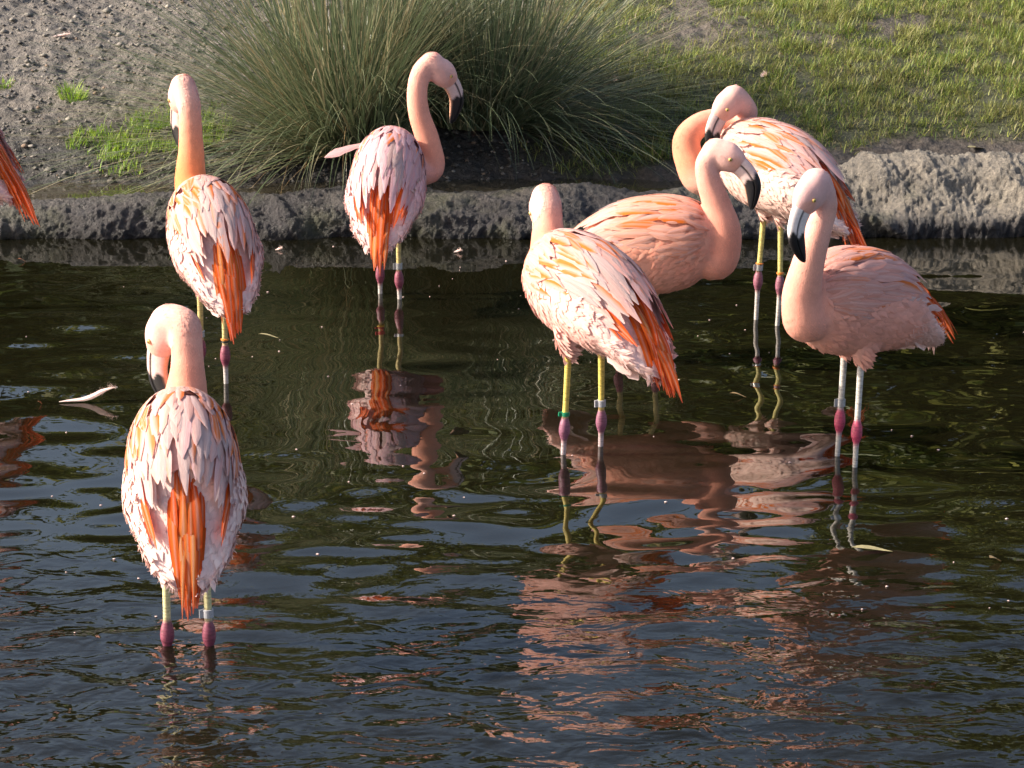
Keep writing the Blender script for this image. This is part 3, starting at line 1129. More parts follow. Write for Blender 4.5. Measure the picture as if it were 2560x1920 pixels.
    for nm, upper in (('upper_mandible', True), ('lower_mandible', False)):
        mz = np.interp(tb_, [0, 0.3, 0.6, 1.0], [0.25, 0.30, 0.42, 0.35])   # height of the gape line, -1..1
        Vv, Cv = [], []
        for i in range(len(bq)):
            th0 = math.acos(mz[i])
            if upper:
                an_ = np.linspace(-th0, th0, 19)
            else:
                an_ = np.linspace(th0, 2 * math.pi - th0, 19)
            hh_, ww_ = bq[i, 2] / 2, bq[i, 3] / 2
            off = 0.0007 if upper else -0.0007
            shr_ = 1.0 if upper else 0.93
            pc_ = cc2[i][None] + nn[i][None] * (hh_ * np.cos(an_) + off)[:, None]
            Vv.append(H(pc_[:, 0], pc_[:, 1], ww_ * np.sin(an_) * shr_))
            jag = S.get('black', 0.37) + 0.035 * np.sin(an_ * 5 + 1) + (0.02 if not upper else -0.01)
            bk = sstep(jag - 0.02, jag + 0.03, tb_[i])[:, None]
            bc = pale_b[None] * (1 - bk) + np.array([0.014, 0.013, 0.015])[None] * bk
            gape = sstep(0.06, 0.0, np.abs(np.cos(an_) - mz[i]))[:, None] * 0.8
            if not upper:
                sk = sstep(-0.75, -0.97, np.cos(an_))[:, None] * sstep(0.92, 0.7, tb_[i])
                bc = bc * (1 - sk) + np.array([0.78, 0.42, 0.28]) * sk
            Cv.append(bc * (1 - gape))
        Vv = np.vstack(Vv)
        Fv = []
        ns = 19
        for i in range(len(bq) - 1):
            for j in range(ns):
                a_, b_ = i * ns + j, i * ns + (j + 1) % ns
                Fv.append((a_, b_, b_ + ns, a_ + ns))
        Fv.append(tuple(range(ns)))
        Fv.append(tuple(reversed([(len(bq) - 1) * ns + j for j in range(ns)])))
        link(nm, new_mesh(nm, Vv, Fv, M_BEAK, np.vstack(Cv)), e)
    # ---- eyes
    for s in (-1, 1):
        ec = H(0.016, 0.003, 0.0325 * s)[0]
        ax = unit(l * s + 0.25 * f)
        u1 = unit(np.cross(ax, u))
        u2 = np.cross(ax, u1)
        Vv, Cv = [], []
        for i, th in enumerate(np.linspace(0.02, math.pi * 0.6, 9)):
            for ph in np.linspace(0, 2 * math.pi, 14, endpoint=False):
                Vv.append(ec + 0.0066 * hs * (ax * math.cos(th) + (u1 * math.cos(ph) + u2 * math.sin(ph)) * math.sin(th)))
                Cv.append((0.01, 0.01, 0.01) if th < 0.42 else ((0.50, 0.40, 0.12) if th < 1.0 else (0.55, 0.20, 0.10)))
        Fv = [(i * 14 + j, i * 14 + (j + 1) % 14, (i + 1) * 14 + (j + 1) % 14, (i + 1) * 14 + j) for i in range(8) for j in range(14)]
        Fv.append(tuple(reversed(range(14))))
        link('eye', new_mesh('eye', Vv, [tuple(reversed(q)) for q in Fv], M_EYE, Cv), e)
    # ---- legs, feet, bands
    lc = S.get('leg', np.array([0.50, 0.40, 0.16]))
    jc = S.get('joint', np.array([0.21, 0.045, 0.080]))
    tc_ = S.get('shank', np.array([0.46, 0.42, 0.40]))
    for i in range(2):
        hp0, jt, ft = hips[i], joints[i], feet[i]
        up_ = unit(hp0 - jt)
        dn_ = unit(ft - jt)
        Cp = [hp0, jt + (hp0 - jt) * 0.6, jt + up_ * 0.048, jt + up_ * 0.030, jt + up_ * 0.012, jt + dn_ * 0.010, jt + dn_ * 0.028, jt + dn_ * 0.048, jt + (ft - jt) * 0.6, ft + np.array([0, 0, 0.02]), ft]
        Rp = [0.012, 0.0095, 0.0086, 0.0098, 0.0148, 0.0158, 0.0108, 0.0078, 0.0072, 0.0080, 0.010]
        Q = catmull(np.hstack([np.array(Cp), np.array(Rp)[:, None]]), 60)
        V, F = tube(Q[:, :3], Q[:, 3], 12)
        z = V[:, 2]
        jm = (sstep(jt[2] + 0.042, jt[2] + 0.026, z) * sstep(jt[2] - 0.050, jt[2] - 0.026, z))[:, None]
        lo = sstep(jt[2], jt[2] - 0.05, z)[:, None]
        bc = lc * (1 - lo) + tc_ * lo
        Cl = bc * (1 - jm) + jc * jm
        leg = link('leg', new_mesh('leg', V, F, M_LEG, Cl), e)
        # webbed foot on the pond bed
        tips = [(0.085, -0.045), (0.100, 0.0), (0.085, 0.045)]
        Vf = [ft + np.array([-0.012, 0, 0.010])]
        for (a_, b_) in tips:
            Vf += [ft + np.array([a_ * 0.5, b_ * 0.5, 0.010]), ft + np.array([a_, b_, 0.004])]
        Vf += [ft + np.array([0.068, -0.022, 0.003]), ft + np.array([0.068, 0.022, 0.003])]
        nb = len(Vf)
        Vf = np.array(Vf + [v - np.array([0, 0, 0.005]) for v in Vf])
        top = [(0, 1, 7, 3), (1, 2, 7), (7, 4, 3), (0, 3, 8, 5), (3, 4, 8), (8, 6, 5)]
        Ff = top + [tuple(reversed([q + nb for q in f_])) for f_ in top]
        rim = [0, 1, 2, 7, 4, 8, 6, 5]
        for q in range(8):
            a_, b_ = rim[q], rim[(q + 1) % 8]
            Ff.append((b_, a_, a_ + nb, b_ + nb))
        link('foot', new_mesh('foot', Vf, Ff, M_LEG, np.repeat(np.array([[0.3, 0.16, 0.16]]), 2 * nb, 0)), leg)
        for (h0, hgt, rad, mt, flag) in S.get('bands', {}).get(i, []):
            c0 = jt + up_ * h0
            an_ = np.linspace(0, 2 * math.pi, 20, endpoint=False)
            u1 = unit(np.cross(up_, [0.3, 1, 0]))
            u2 = np.cross(up_, u1)
            prof = [(rad - 0.0018, 0), (rad, 0.0008), (rad, hgt - 0.0008), (rad - 0.0018, hgt), (rad - 0.003, hgt), (rad - 0.003, 0)]
            Vb_ = np.vstack([c0 + up_ * b_ + a_ * (np.outer(np.cos(an_), u1) + np.outer(np.sin(an_), u2)) for a_, b_ in prof])
            Fb_ = [(p * 20 + q, p * 20 + (q + 1) % 20, ((p + 1) % 6) * 20 + (q + 1) % 20, ((p + 1) % 6) * 20 + q) for p in range(6) for q in range(20)]
            if flag:
                # closing flap of a clipped ring
                fd = dirl(np.array([-0.9, -0.35, 0.0]))
                fd = unit(fd - up_ * np.dot(fd, up_))
                sdv = np.cross(up_, fd)
                o = len(Vb_)
                bx = []
                for a_ in (rad - 0.002, rad + 0.008):
                    for b_ in (0.0, hgt):
                        for c_ in (-0.0022, 0.0022):
                            bx.append(c0 + fd * a_ + up_ * b_ + sdv * c_)
                Vb_ = np.vstack([Vb_, bx])
                Fb_ += [tuple(o + q for q in f_) for f_ in ((0, 1, 3, 2), (4, 6, 7, 5), (0, 4, 5, 1), (2, 3, 7, 6), (0, 2, 6, 4), (1, 5, 7, 3))]
            link('leg_band', new_mesh('leg_band', Vb_, Fb_, mt, smooth=False), leg)

    # ---- folded wings with single feathers
    op, gp = S.get('orange', 0.4), S.get('grey', 0.2)
    fbase = S.get('feather', PALE)
    fcov = S.get('covert', 0.5 * (fbase + tb))
    xg = np.linspace(0.15, -0.19, 26)
    for s in (-1, 1):
        pg = np.linspace(R(1), R(104), 18)
        Xw, Pw = np.meshgrid(xg, pg, indexing='ij')
        ed = np.minimum(np.minimum((0.15 - Xw) / 0.05, (R(104) - Pw) / 0.25), (Xw + 0.19) / 0.06).clip(0, 1)
        rip_ = 0.003 * perlin(Xw * 30, Pw * 6, s * 3.0 + S['seed'])
        Vw, _ = env(Xw, Pw, s, -0.016 + 0.012 * ed + rip_)
        cw = np.repeat((0.8 * fcov + 0.2 * ORNG)[None], Vw.reshape(-1, 3).shape[0], 0)
        Fw = grid_faces(26, 18)
        if s > 0:
            Fw = Fw[:, ::-1]
        wing = link('wing', new_mesh('wing', T(Vw.reshape(-1, 3)), Fw, M_PLUME, cw), e)

        def lay(x0, ph0, Lf, Wf, lift0, lift1, base, acc, amt, vane, nm='wing_feather', mat=M_FEATH, dphi=0.0, tip=0.62, droop=0.0, par=wing):
            t = FT[:, None]
            xx = x0 - Lf * t + 0 * FS[None]
            wob = rr.normal(0, 0.05)
            ph = ph0 + dphi * t + wob * t * t
            zc_, hh_, hw_ = np.interp(xx, _xd, T_ZC), np.interp(xx, _xd, T_HH), np.interp(xx, _xd, T_HW)
            rloc = np.sqrt((np.maximum(hw_, 0.05) * np.cos(ph)) ** 2 + (np.maximum(hh_, 0.05) * np.sin(ph)) ** 2)
            w = Wf * 0.5 * feather_width(t, tip) * (1 + 0.05 * rr.normal(size=(NT, 1)) + 0.13 * rr.normal(size=(NT, NC)) * np.abs(FS[None]))
            lean = rr.normal(0, 0.035)
            phv = ph + FS[None] * w / rloc
            lf = lift0 * sstep(-0.15, 0.22, t) + (lift1 - lift0) * t ** 1.5 - 0.006 * sstep(0.2, 0.0, t) + 0.0016 * (1 - FS[None] ** 2) * (1 - 0.6 * t) + lean * FS[None] * w
            Vf_, nr = env(xx, phv, s, lf)
            Vf_[..., 2] -= droop * t ** 2
            cf = feather_color(base, acc, rr, amt, vane)
            vec = np.stack([np.broadcast_to(FS[None], (NT, NC)), np.broadcast_to(t * Lf * 12, (NT, NC)), np.full((NT, NC), rr.uniform(0, 40))], -1)
            Fq = FFACES if s < 0 else FFACES[:, ::-1]
            link(nm, new_mesh(nm, T(Vf_.reshape(-1, 3)), Fq, mat, cf.reshape(-1, 3), vec.reshape(-1, 3)), par)

        # dark orange flight feathers showing below the coverts
        for q in range(8):
            lay(-0.09 - 0.010 * rr.random(), R(112 - 8.5 * q) + rr.normal(0, 0.05), rr.uniform(0.12, 0.17), rr.uniform(0.024, 0.036), -0.007, -0.006, WHIT, PINK, rr.uniform(0.1, 0.5), 0, tip=0.4, droop=0.006)
        for q in range(S.get('flight', 4)):
            lay(-0.060 - 0.014 * q, R(97 - 8 * q) + rr.normal(0, 0.03), rr.uniform(0.17, 0.21), rr.uniform(0.018, 0.028), -0.003, -0.001, REDO, ORNG, 0.5, 0, mat=M_TAIL, tip=0.45, droop=0.014)
        # long tertials, hindmost row lowest
        for row in range(3):
            for q in range(9):
                ph0 = R(1 + 10.0 * (q + 0.5 * (row % 2))) + rr.normal(0, 0.06)
                if ph0 > R(90):
                    continue
                x0 = -0.078 + 0.050 * row + rr.normal(0, 0.014) + 0.03 * math.sin(ph0)
                Lf = rr.uniform(0.13, 0.185) * (1.0 if row else 0.95) * S.get('tert', 1.1)
                gsel = rr.random() < gp * (1.3 - ph0 / 1.6)
                k_ = rr.random()
                base = GREY * 0.75 + PALE * 0.25 if gsel else fbase * (1 - 0.45 * k_) + (LILA if rr.random() < 0.6 else WHIT) * 0.45 * k_
                acc = ORNG if rr.random() < 0.35 * op else base * np.array([0.98, 0.76, 0.68])
                lay(x0, ph0, Lf, rr.uniform(0.021, 0.034), 0.0012 + 0.0016 * row + 0.0006 * rr.random(), 0.0025 + 0.0020 * row + 0.002 * rr.random(), base, acc, rr.uniform(0.2, 0.9), rr.choice([-1, 1]), dphi=rr.normal(0.03, 0.07), tip=rr.uniform(0.25, 0.5))
        # greater and median coverts, scapulars
        for row in range(3):
            for q in range(10):
                ph0 = R(2 + 10.2 * (q + 0.5 * (row % 2))) + rr.normal(0, 0.06)
                x0 = 0.050 + 0.040 * row + rr.normal(0, 0.013) - 0.03 * abs(math.sin(ph0)) * (row < 2)
                Lf = rr.uniform(0.12, 0.18) * (1 - 0.10 * row)
                po = op * S.get('omask', lambda p, rw: 1.0)(math.degrees(ph0) * s, row)
                acc, amt = (ORNG, rr.uniform(0.9, 1.0)) if rr.random() < po else (fbase * np.array([0.98, 0.76, 0.66]), rr.uniform(0.2, 0.8))
                k_ = rr.random()
                base = fbase * (0.8 - 0.5 * k_) + fcov * (0.2 + 0.5 * k_)
                if rr.random() < gp * 0.6:
                    base = 0.45 * base + 0.55 * GREY
                lay(x0, ph0, Lf, rr.uniform(0.018, 0.030), 0.0062 + 0.0013 * row + 0.0006 * rr.random(), 0.0072 + 0.0013 * row + 0.002 * rr.random(), base, acc, amt, rr.choice([-1, 0, 1]), dphi=rr.normal(0.04, 0.11), tip=rr.uniform(0.25, 0.5))
        # small shoulder coverts
        for row in range(2):
            for q in range(11):
                ph0 = R(4 + 9.4 * (q + 0.5 * (row % 2))) + rr.normal(0, 0.035)
                x0 = 0.140 + 0.026 * row + rr.normal(0, 0.007)
                base = fcov * 0.7 + tb * 0.3
                acc = ORNG if rr.random() < 0.35 * op else SALM * 0.5 + PINK * 0.5
                lay(x0, ph0, rr.uniform(0.065, 0.095), rr.uniform(0.017, 0.026), 0.0085 - 0.002 * row, 0.0110, base, acc, rr.uniform(0.1, 0.7), 0, dphi=rr.normal(0.03, 0.06), tip=0.45)
        # loose curled plumes along the lower edge of the wing
        for q in range(S.get('curl', 6)):
            lay(-0.02 - 0.022 * q, R(96) + rr.normal(0, 0.06), rr.uniform(0.055, 0.085), 0.013, 0.002, 0.012, WHIT, PINK, 0.4, 0, dphi=-0.35 + rr.normal(0, 0.08), tip=0.5)

    # ---- hanging orange tail
    def free_feather(p0, p1, nrm, W, base, acc, amt, sag, nm, mat, par, tip=0.55):
        p0, p1 = np.array(p0, float), np.array(p1, float)
        t = FT[:, None, None]
        d_ = p1 - p0
        s_ = unit(np.cross(nrm, d_))
        n_ = unit(np.cross(d_, s_))
        wv = (W * 0.5 * feather_width(FT, tip) * (1 + 0.1 * rr.normal(size=NT)))[:, None, None]
        Vf_ = p0 + d_ * t + s_ * wv * FS[None, :, None] + n_ * (sag * np.sin(math.pi * t) + 0.05 * W * (1 - FS[None, :, None] ** 2))
        cf = feather_color(base, acc, rr, amt, 0)
        vec = np.stack([np.broadcast_to(FS[None] * 1.6, (NT, NC)), np.broadcast_to(FT[:, None] * 2, (NT, NC)), np.full((NT, NC), rr.uniform(0, 40))], -1)
        link(nm, new_mesh(nm, T(Vf_.reshape(-1, 3)), FFACES, mat, cf.reshape(-1, 3), vec.reshape(-1, 3)), par)
    tl = S.get('tail_len', 1.0)
    td = S.get('tail_drop', 0.0)
    sp = S.get('tail_spread', 1.0)
    nt2 = S.get('tail_n', 48)
    for q in range(nt2):
        v = (q / (nt2 - 1)) * 2 - 1
        lay_ = rr.uniform(0, 1)
        st = [-0.145 - 0.03 * lay_, 0.027 * v + rr.normal(0, 0.006), 0.640 + 0.062 * lay_ * (1 - 0.5 * v * v)]
        en = [-0.20 - (0.235 - 0.045 * abs(v) - 0.10 * lay_ - 0.045 * rr.random() ** 2) * tl, 0.017 * v * sp + rr.normal(0, 0.007 * sp), 0.440 - td + 0.03 * abs(v) + 0.060 * lay_ + rr.normal(0, 0.006)]
        ac = ORNG if rr.random() < 0.6 else np.array([0.85, 0.36, 0.08])
        free_feather(st, en, [-0.5, 0.3 * v, 0.85], rr.uniform(0.010, 0.024), REDO if rr.random() < 0.6 else 0.5 * (REDO + ORNG), ac, rr.uniform(0.2, 0.9), 0.026 + 0.014 * rr.random(), 'tail_feather', M_TAIL, e, 0.45)
    # pale under-tail coverts
    for q in range(8):
        v = (q / 7) * 2 - 1
        free_feather([-0.17, 0.062 * v, 0.520], [-0.315 + 0.05 * abs(v), 0.038 * v + rr.normal(0, 0.006), 0.465 - 0.3 * td + rr.normal(0, 0.008)], [-0.4, 0.9 * v, 0.3], 0.040, WHIT, PINK, 0.35, 0.006, 'under_tail_feather', M_FEATH, e, 0.5)
    for (p0, p1, W) in S.get('stray', []):
        free_feather(p0, p1, [-0.6, 0.0, 0.8], W, PALE, LILA, 0.5, 0.004, 'stray_feather', M_FEATH, e, 0.5)
    return e


GL = np.array([0.50, 0.47, 0.44])
SPEC = {
    'A': dict(seed=1, yaw=98, tert=1.08, tail_len=0.9, pitch=6, dz=0.045, label='flamingo facing away with bent neck, its pink leg joints right at the rippled water line',
              neck=[(402, 850, .19, .050), (405, 790, .205, .039), (403, 740, .215, .037), (398, 702, .225, .037)],
              head=(352, 722, .265), az=(-.8, .6), tilt=58, orange=0.95, omask=lambda p, r_: 1.0 if abs(p) > 28 else 0.15, grey=0.35, tail_drop=0.03,
              tint_body=WHIT * np.array([1, .92, .88]), leg=np.array([.62, .56, .30]),
              bands={1: [(0.040, 0.020, 0.0125, M_GREYP, True)]}),
    'B': dict(seed=2, yaw=107, tert=1.22, tail_len=1.0, pitch=6, dz=0.025, label='flamingo facing away with upright orange neck, behind the bent-necked one at the ripples',
              neck=[(413, 395, .17, .052), (413, 325, .185, .040), (411, 265, .195, .036), (408, 222, .205, .036)],
              head=(390, 208, .245), az=(-.6, .8), tilt=55, orange=0.85, omask=lambda p, r_: 1.0 if abs(p) > 22 else 0.2, grey=0.45, tail_drop=0.05,
              tint_neck=np.array([.82, .26, .09]), tint_body=PALE, bands={1: [(0.040, 0.004, 0.0125, M_BLK, False), (0.046, 0.006, 0.0125, M_ORG, False)], 0: [(0.04, 0.02, 0.0125, M_METAL, True)]}),
    'C': dict(seed=3, yaw=86, tert=1.35, pitch=8, label='pale flamingo facing away near the rock edging, neck arched with head turned down sideways',
              neck=[(926, 365, .165, .052), (924, 305, .17, .043), (906, 248, .17, .038), (901, 200, .17, .036), (910, 158, .175, .036), (932, 134, .185, .036)],
              head=(957, 158, .20), az=(.88, .47), tilt=38, orange=0.14, grey=0.2, feather=LILA * np.array([1.03, 1.03, 1.03]), covert=LILA, tail_drop=0.03, tail_len=0.92,
              tint_body=np.array([.80, .50, .50]), tint_neck=np.array([.80, .34, .23]), flight=6, bands={0: [(0.040, 0.006, 0.0135, M_YEL, False), (0.047, 0.008, 0.013, M_RED, True)], 1: [(0.036, 0.022, 0.0125, M_METAL, True)]},
              stray=[((0.03, 0.09, 0.73), (-0.03, 0.215, 0.70), 0.03)]),
    'D': dict(seed=4, yaw=130, tert=1.25, pitch=6, dz=0.035, label='flamingo with hidden face and grey streaked back, green band around one leg',
              neck=[(1185, 530, .12, .052), (1184, 480, .145, .042), (1184, 448, .16, .040)],
              head=(1172, 450, .195), az=(-.5, .87), tilt=62, orange=0.75, omask=lambda p, r_: 1.0 if abs(p) > 18 else 0.3, grey=0.55, tail_len=1.04, tail_drop=0.03,
              tint_body=PALE * np.array([1, .93, .90]), leg=np.array([.60, .46, .10]), shank=np.array([.42, .34, .36]), joint=np.array([.22, .075, .13]),
              bands={0: [(0.036, 0.012, 0.0125, M_GREEN, True)], 1: [(0.042, 0.020, 0.0125, M_GREYP, True)]}),
    'E': dict(seed=5, yaw=-10, pitch=2, dz=-0.05, dx=0.045, bscale=1.03, label='salmon flamingo in profile behind the grey streaked one, neck raised in an S curve',
              neck=[(1545, 560, -.04, .068), (1562, 505, -.05, .058), (1549, 445, -.05, .046), (1532, 395, -.05, .039), (1526, 358, -.05, .036), (1538, 333, -.05, .036)],
              head=(1572, 338, -.06), az=(.95, -.3), tilt=22, orange=0.55, omask=lambda p, r_: 1.0 if -60 < p < -10 else 0.2, grey=0.05, curl=10, feather=np.array([.82, .47, .37]), covert=np.array([.81, .40, .28]),
              tint_body=np.array([.80, .37, .26]), tint_neck=np.array([.80, .32, .22]), tail_len=0.55, tail_n=8, flight=2, belly=0.15),
    'F': dict(seed=6, yaw=142, tert=1.15, pitch=6, dz=0.035, label='flamingo preening with head tucked back over its curled neck, orange streaked wing',
              neck=[(1520, 385, .10, .060), (1490, 345, .12, .052), (1484, 300, .14, .046), (1515, 268, .17, .041), (1565, 256, .185, .038), (1604, 252, .16, .037), (1612, 238, .11, .037)],
              head=(1570, 228, .06), az=(-.93, -.37), tilt=40, orange=0.9, omask=lambda p, r_: 1.0 if p > 25 else 0.25, grey=0.15, tail_len=1.02, tail_drop=0.055,
              tint_body=WHIT * np.array([1, .92, .86]), tint_neck=np.array([.80, .28, .16]), leg=np.array([.55, .48, .16]), joint=np.array([.24, .08, .12]),
              bands={0: [(0.034, 0.020, 0.0125, M_METAL, True), (0.056, 0.004, 0.013, M_ORG, False)], 1: [(0.036, 0.007, 0.0120, M_ORG, False)]}),
    'G': dict(seed=7, yaw=219, pitch=2, label='flamingo facing forward with lowered black tipped beak, grey ring above bright pink joint',
              neck=[(1742, 690, -.13, .064), (1732, 640, -.15, .054), (1742, 585, -.17, .046), (1757, 530, -.175, .040), (1772, 478, -.17, .037), (1780, 438, -.175, .036)],
              head=(1748, 420, -.225), az=(-.80, -.60), tilt=44, orange=0.5, omask=lambda p, r_: 1.0 if r_ < 2 else 0.3, grey=0.05, curl=9, feather=np.array([.80, .46, .41]), covert=np.array([.79, .40, .33]),
              tint_body=np.array([.78, .38, .30]), tint_neck=np.array([.78, .35, .26]), tint_head=np.array([.76, .47, .45]), black=0.44, beak=np.array([.78, .69, .68]), belly=0.1, tail_len=1.08, tail_drop=-0.015, tail_spread=2.6, tail_n=20,
              leg=GL, shank=GL * 0.9, joint=np.array([.42, .05, .11]), bands={0: [(0.040, 0.022, 0.0125, M_METAL, True)]}),
    'H': dict(seed=8, yaw=148, pitch=6, dz=0.09, label='flamingo whose red orange tail hangs over the dark water near the soil bank', local=True,
              neck=[(0.22, 0, .66, .05), (0.23, 0, .78, .04), (0.20, 0, .90, .037), (0.22, 0, 1.0, .036)],
              head=(0, 0, 0), head_l=(0.29, 0, 1.03), az=(-.87, .5), tilt=30, orange=0.4, grey=0.15, tail_len=1.2, tail_drop=0.05, tail_n=30),
}
for kx, S in SPEC.items():
    build_bird(kx, S)


# ------------------------------------------------------------------ things afloat and lying about
def float_leaf(px, py, L, W, ang, mat, label, z=None):
    p = on_plane(px, py) if z is None else ground_at(px, py)
    wz = water_z(p.x, p.y) if z is None else 0
    t = np.linspace(0, 1, 8)
    w = W * np.sin(math.pi * t ** 0.8).clip(0.02, 1) * 0.5
    V = []
    for i in range(8):
        for s in (-1, 0, 1):
            V.append(((t[i] - .5) * L, s * w[i], 0.004 + 0.10 * W * abs(s) + 0.008 * math.sin(3 * t[i] + 1)))
    V = np.array(V)
    c, s = math.cos(ang), math.sin(ang)
    V = np.stack([V[:, 0] * c - V[:, 1] * s, V[:, 0] * s + V[:, 1] * c, V[:, 2] - V[:, 2].min() - 0.001], -1)
    zz = wz if z is None else float(ground_z(np.array(p.x), np.array(p.y)))
    link('floating_leaf' if z is None else 'fallen_leaf', new_mesh('leaf', V, grid_faces(8, 3), mat), label=label, cat='leaf', loc=(p.x, p.y, zz))


M_PALELEAF = m_plain('pale_leaf', (0.42, 0.36, 0.18), 0.6, 0, 60, 0.4)
M_REDLEAF = m_plain('red_leaf', (0.40, 0.14, 0.06), 0.6, 0, 60, 0.4)
float_leaf(2180, 1385, 0.105, 0.030, 0.05, M_PALELEAF, 'long yellowish leaf floating in front of the forward facing flamingo')
float_leaf(672, 846, 0.07, 0.016, -0.1, M_PALELEAF, 'thin pale leaf floating between the orange-necked and the pale flamingo')
float_leaf(2488, 1408, 0.036, 0.030, 0.4, M_DRYLEAF, 'small round brown leaf floating alone on dark water')
float_leaf(1845, 992, 0.05, 0.016, 0.0, M_DRYLEAF, 'short brown leaf floating below the preening flamingo')
float_leaf(100, 1012, 0.022, 0.008, 1.2, M_REDLEAF, 'tiny reddish leaf floating beside the white feather')
float_leaf(55, 655, 0.03, 0.018, 0.3, M_REDLEAF, 'small reddish leaf floating by the rock edging under the hanging tail')
float_leaf(2440, 365, 0.09, 0.045, 0.5, M_PALELEAF, 'curled pale dead leaf lying on soil above the light rock', z=1)
float_leaf(2120, 175, 0.05, 0.03, 0.8, M_REDLEAF, 'reddish dead leaf lying in the short grass', z=1)


def loose_feather(px, py, L, W, ang, curve, label, ground=False):
    p = ground_at(px, py) if ground else on_plane(px, py)
    zz = float(ground_z(np.array(p.x), np.array(p.y))) if ground else water_z(p.x, p.y)
    e = link('loose_feather', None, label=label, cat='feather', loc=(p.x, p.y, zz))
    e.rotation_euler = (0, 0, ang)
    n_ = 16
    t = np.linspace(0, 1, n_)
    cx_ = (t - 0.5) * L
    cz = 0.003 + curve * sstep(0.35, 1.0, t) ** 1.3
    w = W * np.interp(t, [0, .15, .5, .75, .9, 1], [.12, .5, 1.0, .9, .25, .06])
    V = []
    for i in range(n_):
        for s in (-1, 0, 1):
            V.append((cx_[i] - abs(s) * 0.25 * w[i], s * w[i] * 0.5, cz[i] + 0.25 * abs(s) * w[i]))
    link('vane', new_mesh('vane', np.array(V), grid_faces(n_, 3), M_DOWN, np.repeat(WHIT[None], len(V), 0)), e)
    # downy barbs near the quill
    m = 150
    tq = r.uniform(0.55, 0.98, m)
    sgn = r.choice([-1, 1], m)
    b = np.stack([np.interp(tq, t, cx_), 0 * tq, np.interp(tq, t, cz)], -1)
    d_ = unit(np.stack([-0.4 + r.normal(0, .5, m), sgn * 0.9 + r.normal(0, .3, m), 0.7 + r.normal(0, .6, m)], -1))
    ln_ = r.uniform(0.3, 0.9, m)[:, None] * W * 1.0
    pr = unit(np.cross(d_, [1, 0.2, 0.1])) * 0.0005
    Vb = np.stack([b - pr, b + pr, b + d_ * ln_], 1).reshape(-1, 3)
    Vb[:, 2] = np.maximum(Vb[:, 2], 0.001)
    Fb = np.arange(m * 3).reshape(-1, 3)
    link('barbs', new_mesh('barbs', Vb, Fb, M_DOWN, np.repeat(WHIT[None], m * 3, 0)), e, kind='stuff')
    C = np.stack([cx_, 0 * cx_, cz + 0.0008], -1)
    V, F = tube(C, np.interp(t, [0, 1], [0.0006, 0.0016]), 6)
    link('quill', new_mesh('quill', V, F, M_DOWN, np.repeat(np.array([[.8, .74, .62]]), len(V), 0)), e)


loose_feather(222, 1005, 0.175, 0.034, 0.12, 0.040, 'long white feather floating upturned on dark water')
loose_feather(155, 97, 0.085, 0.03, 0.5, 0.006, 'white feather lying on grey soil up the bank', True)
loose_feather(1910, 185, 0.04, 0.03, 1.0, 0.012, 'small grey feather lying on the turf above the preening flamingo', True)
loose_feather(1538, 195, 0.035, 0.02, 1.3, 0.014, 'small white feather caught in the grass beside the rushes', True)
loose_feather(1145, 632, 0.030, 0.02, 0.2, 0.006, 'small white feather afloat at the foot of the rock edging beside the pale flamingo')
loose_feather(697, 627, 0.028, 0.016, 0.4, 0.006, 'tiny white feather afloat by the rock edging behind the orange-necked flamingo')
# white specks of fluff on the water
n = 90
sx_ = r.uniform(-1.9, 1.9, n)
sy_ = r.uniform(6.0, 10.5, n)
V, F = [], []
for i in range(n):
    q = r.uniform(0.0018, 0.0045)
    z = water_z(sx_[i], sy_[i]) + 0.0015
    o = len(V)
    for v in octv:
        V.append((sx_[i] + v[0] * q * r.uniform(.6, 1.6), sy_[i] + v[1] * q, z + v[2] * q * 0.5))
    F += [tuple(o + np.array(f_)) for f_ in octf]
link('floating_fluff', new_mesh('floating_fluff', np.array(V), np.array(F), M_DOWN, np.repeat(WHIT[None], len(V), 0)), label='tiny white specks of down floating all over the pond', cat='down', kind='stuff')

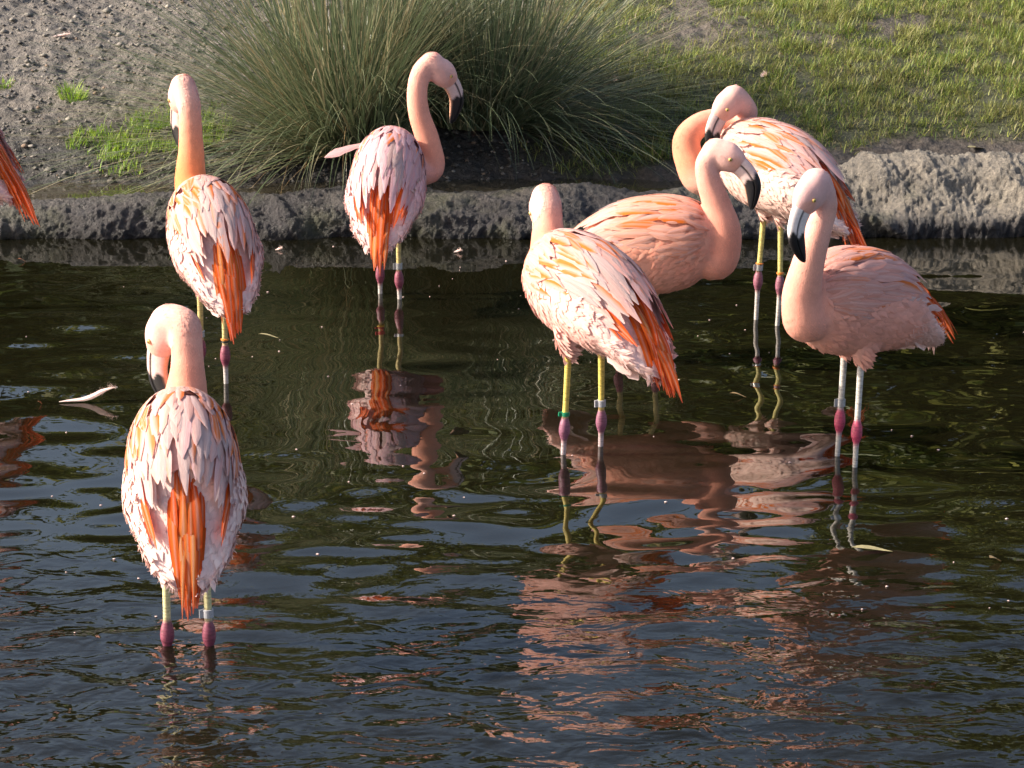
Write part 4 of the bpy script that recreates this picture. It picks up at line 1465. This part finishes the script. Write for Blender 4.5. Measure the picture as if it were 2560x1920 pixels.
# ------------------------------------------------------------------ trees beyond the bank (seen mirrored in the pond)
def tree_meshes(seed, h, rad):
    rr = np.random.default_rng(seed)
    V0, F0 = [], []

    def addt(C, Rr):
        v, f_ = tube(C, Rr, 8)
        o = sum(len(q) for q in V0)
        V0.append(v)
        F0.extend([tuple(i + o for i in q) for q in f_])
    C = np.array([[0, 0, -0.1], [0.05, 0.02, h * .2], [-0.05, 0.05, h * .45], [0.05, 0, h * .75]])
    C = catmull(C, 12)
    addt(C, np.linspace(h * .030, h * .008, 12))
    cl = []
    for i in range(16):
        a = rr.uniform(0, 6.28)
        z0 = rr.uniform(.12, .7) * h
        ln_ = rad * rr.uniform(.6, 1.0) * (1.1 - z0 / h * 0.5)
        p0 = np.array([0, 0, z0])
        p1 = p0 + np.array([math.cos(a) * ln_, math.sin(a) * ln_, h * rr.uniform(.04, .22)])
        addt(catmull(np.array([p0, (p0 + p1) / 2 + [0, 0, -.1], p1]), 6), np.linspace(h * .010, h * .003, 6))
        for q in range(4):
            cl.append(p0 + (p1 - p0) * rr.uniform(.45, 1.1) + rr.normal(0, .25, 3))
    for i in range(10):
        cl.append(np.array([rr.normal(0, rad * .3), rr.normal(0, rad * .3), h * rr.uniform(.7, .98)]))
    cl = np.array(cl)
    m = 9000
    c = cl[rr.integers(0, len(cl), m)] + rr.normal(0, 1, (m, 3)) * np.array([.42, .42, .34]) * rad / 2.2
    c[:, 2] = np.maximum(c[:, 2], 0.15)
    d_ = unit(rr.normal(size=(m, 3)))
    s_ = unit(np.cross(d_, rr.normal(size=(m, 3))))
    L = rr.uniform(.09, .19, m)[:, None]
    Vl = np.stack([c - d_ * L, c + s_ * L * .5, c + d_ * L, c - s_ * L * .5], 1).reshape(-1, 3)
    Fl = np.arange(m * 4).reshape(-1, 4)
    base = np.array([[.085, .12, .025], [.15, .17, .03], [.24, .24, .05], [.05, .08, .02]])  # brighter yellow-greens put sunlit highlights into the leaf colour
    Cl = np.repeat(base[rr.choice(4, m, p=[.4, .27, .13, .2])] * rr.uniform(.7, 1.3, (m, 1)), 4, 0)
    return new_mesh('trunk', np.vstack(V0), F0, M_BARK), new_mesh('crown', Vl, Fl, M_LEAF, Cl, smooth=False)


protos = [tree_meshes(41, 6.0, 2.4), tree_meshes(42, 7.0, 2.7), tree_meshes(43, 5.2, 2.6)]
tr_ = np.random.default_rng(9)
for i in range(22):
    x = -21 + i * 2.0 + tr_.uniform(-.5, .5)
    y = tr_.uniform(23.5, 27.5)
    k = i % 3
    sc = tr_.uniform(.92, 1.1) * (0.78 if x < -1 else 0.93)
    e = link('tree', None, label='dense leafy green tree beyond the bank, mirrored in the pond', cat='tree', group='trees beyond the bank')
    e.location = (x, y, float(ground_z(np.array(x), np.array(y))))
    e.rotation_euler = (0, 0, tr_.uniform(0, 6.28))
    e.scale = (sc, sc, sc)
    link('trunk', protos[k][0], e)
    link('crown', protos[k][1], e, kind='stuff')
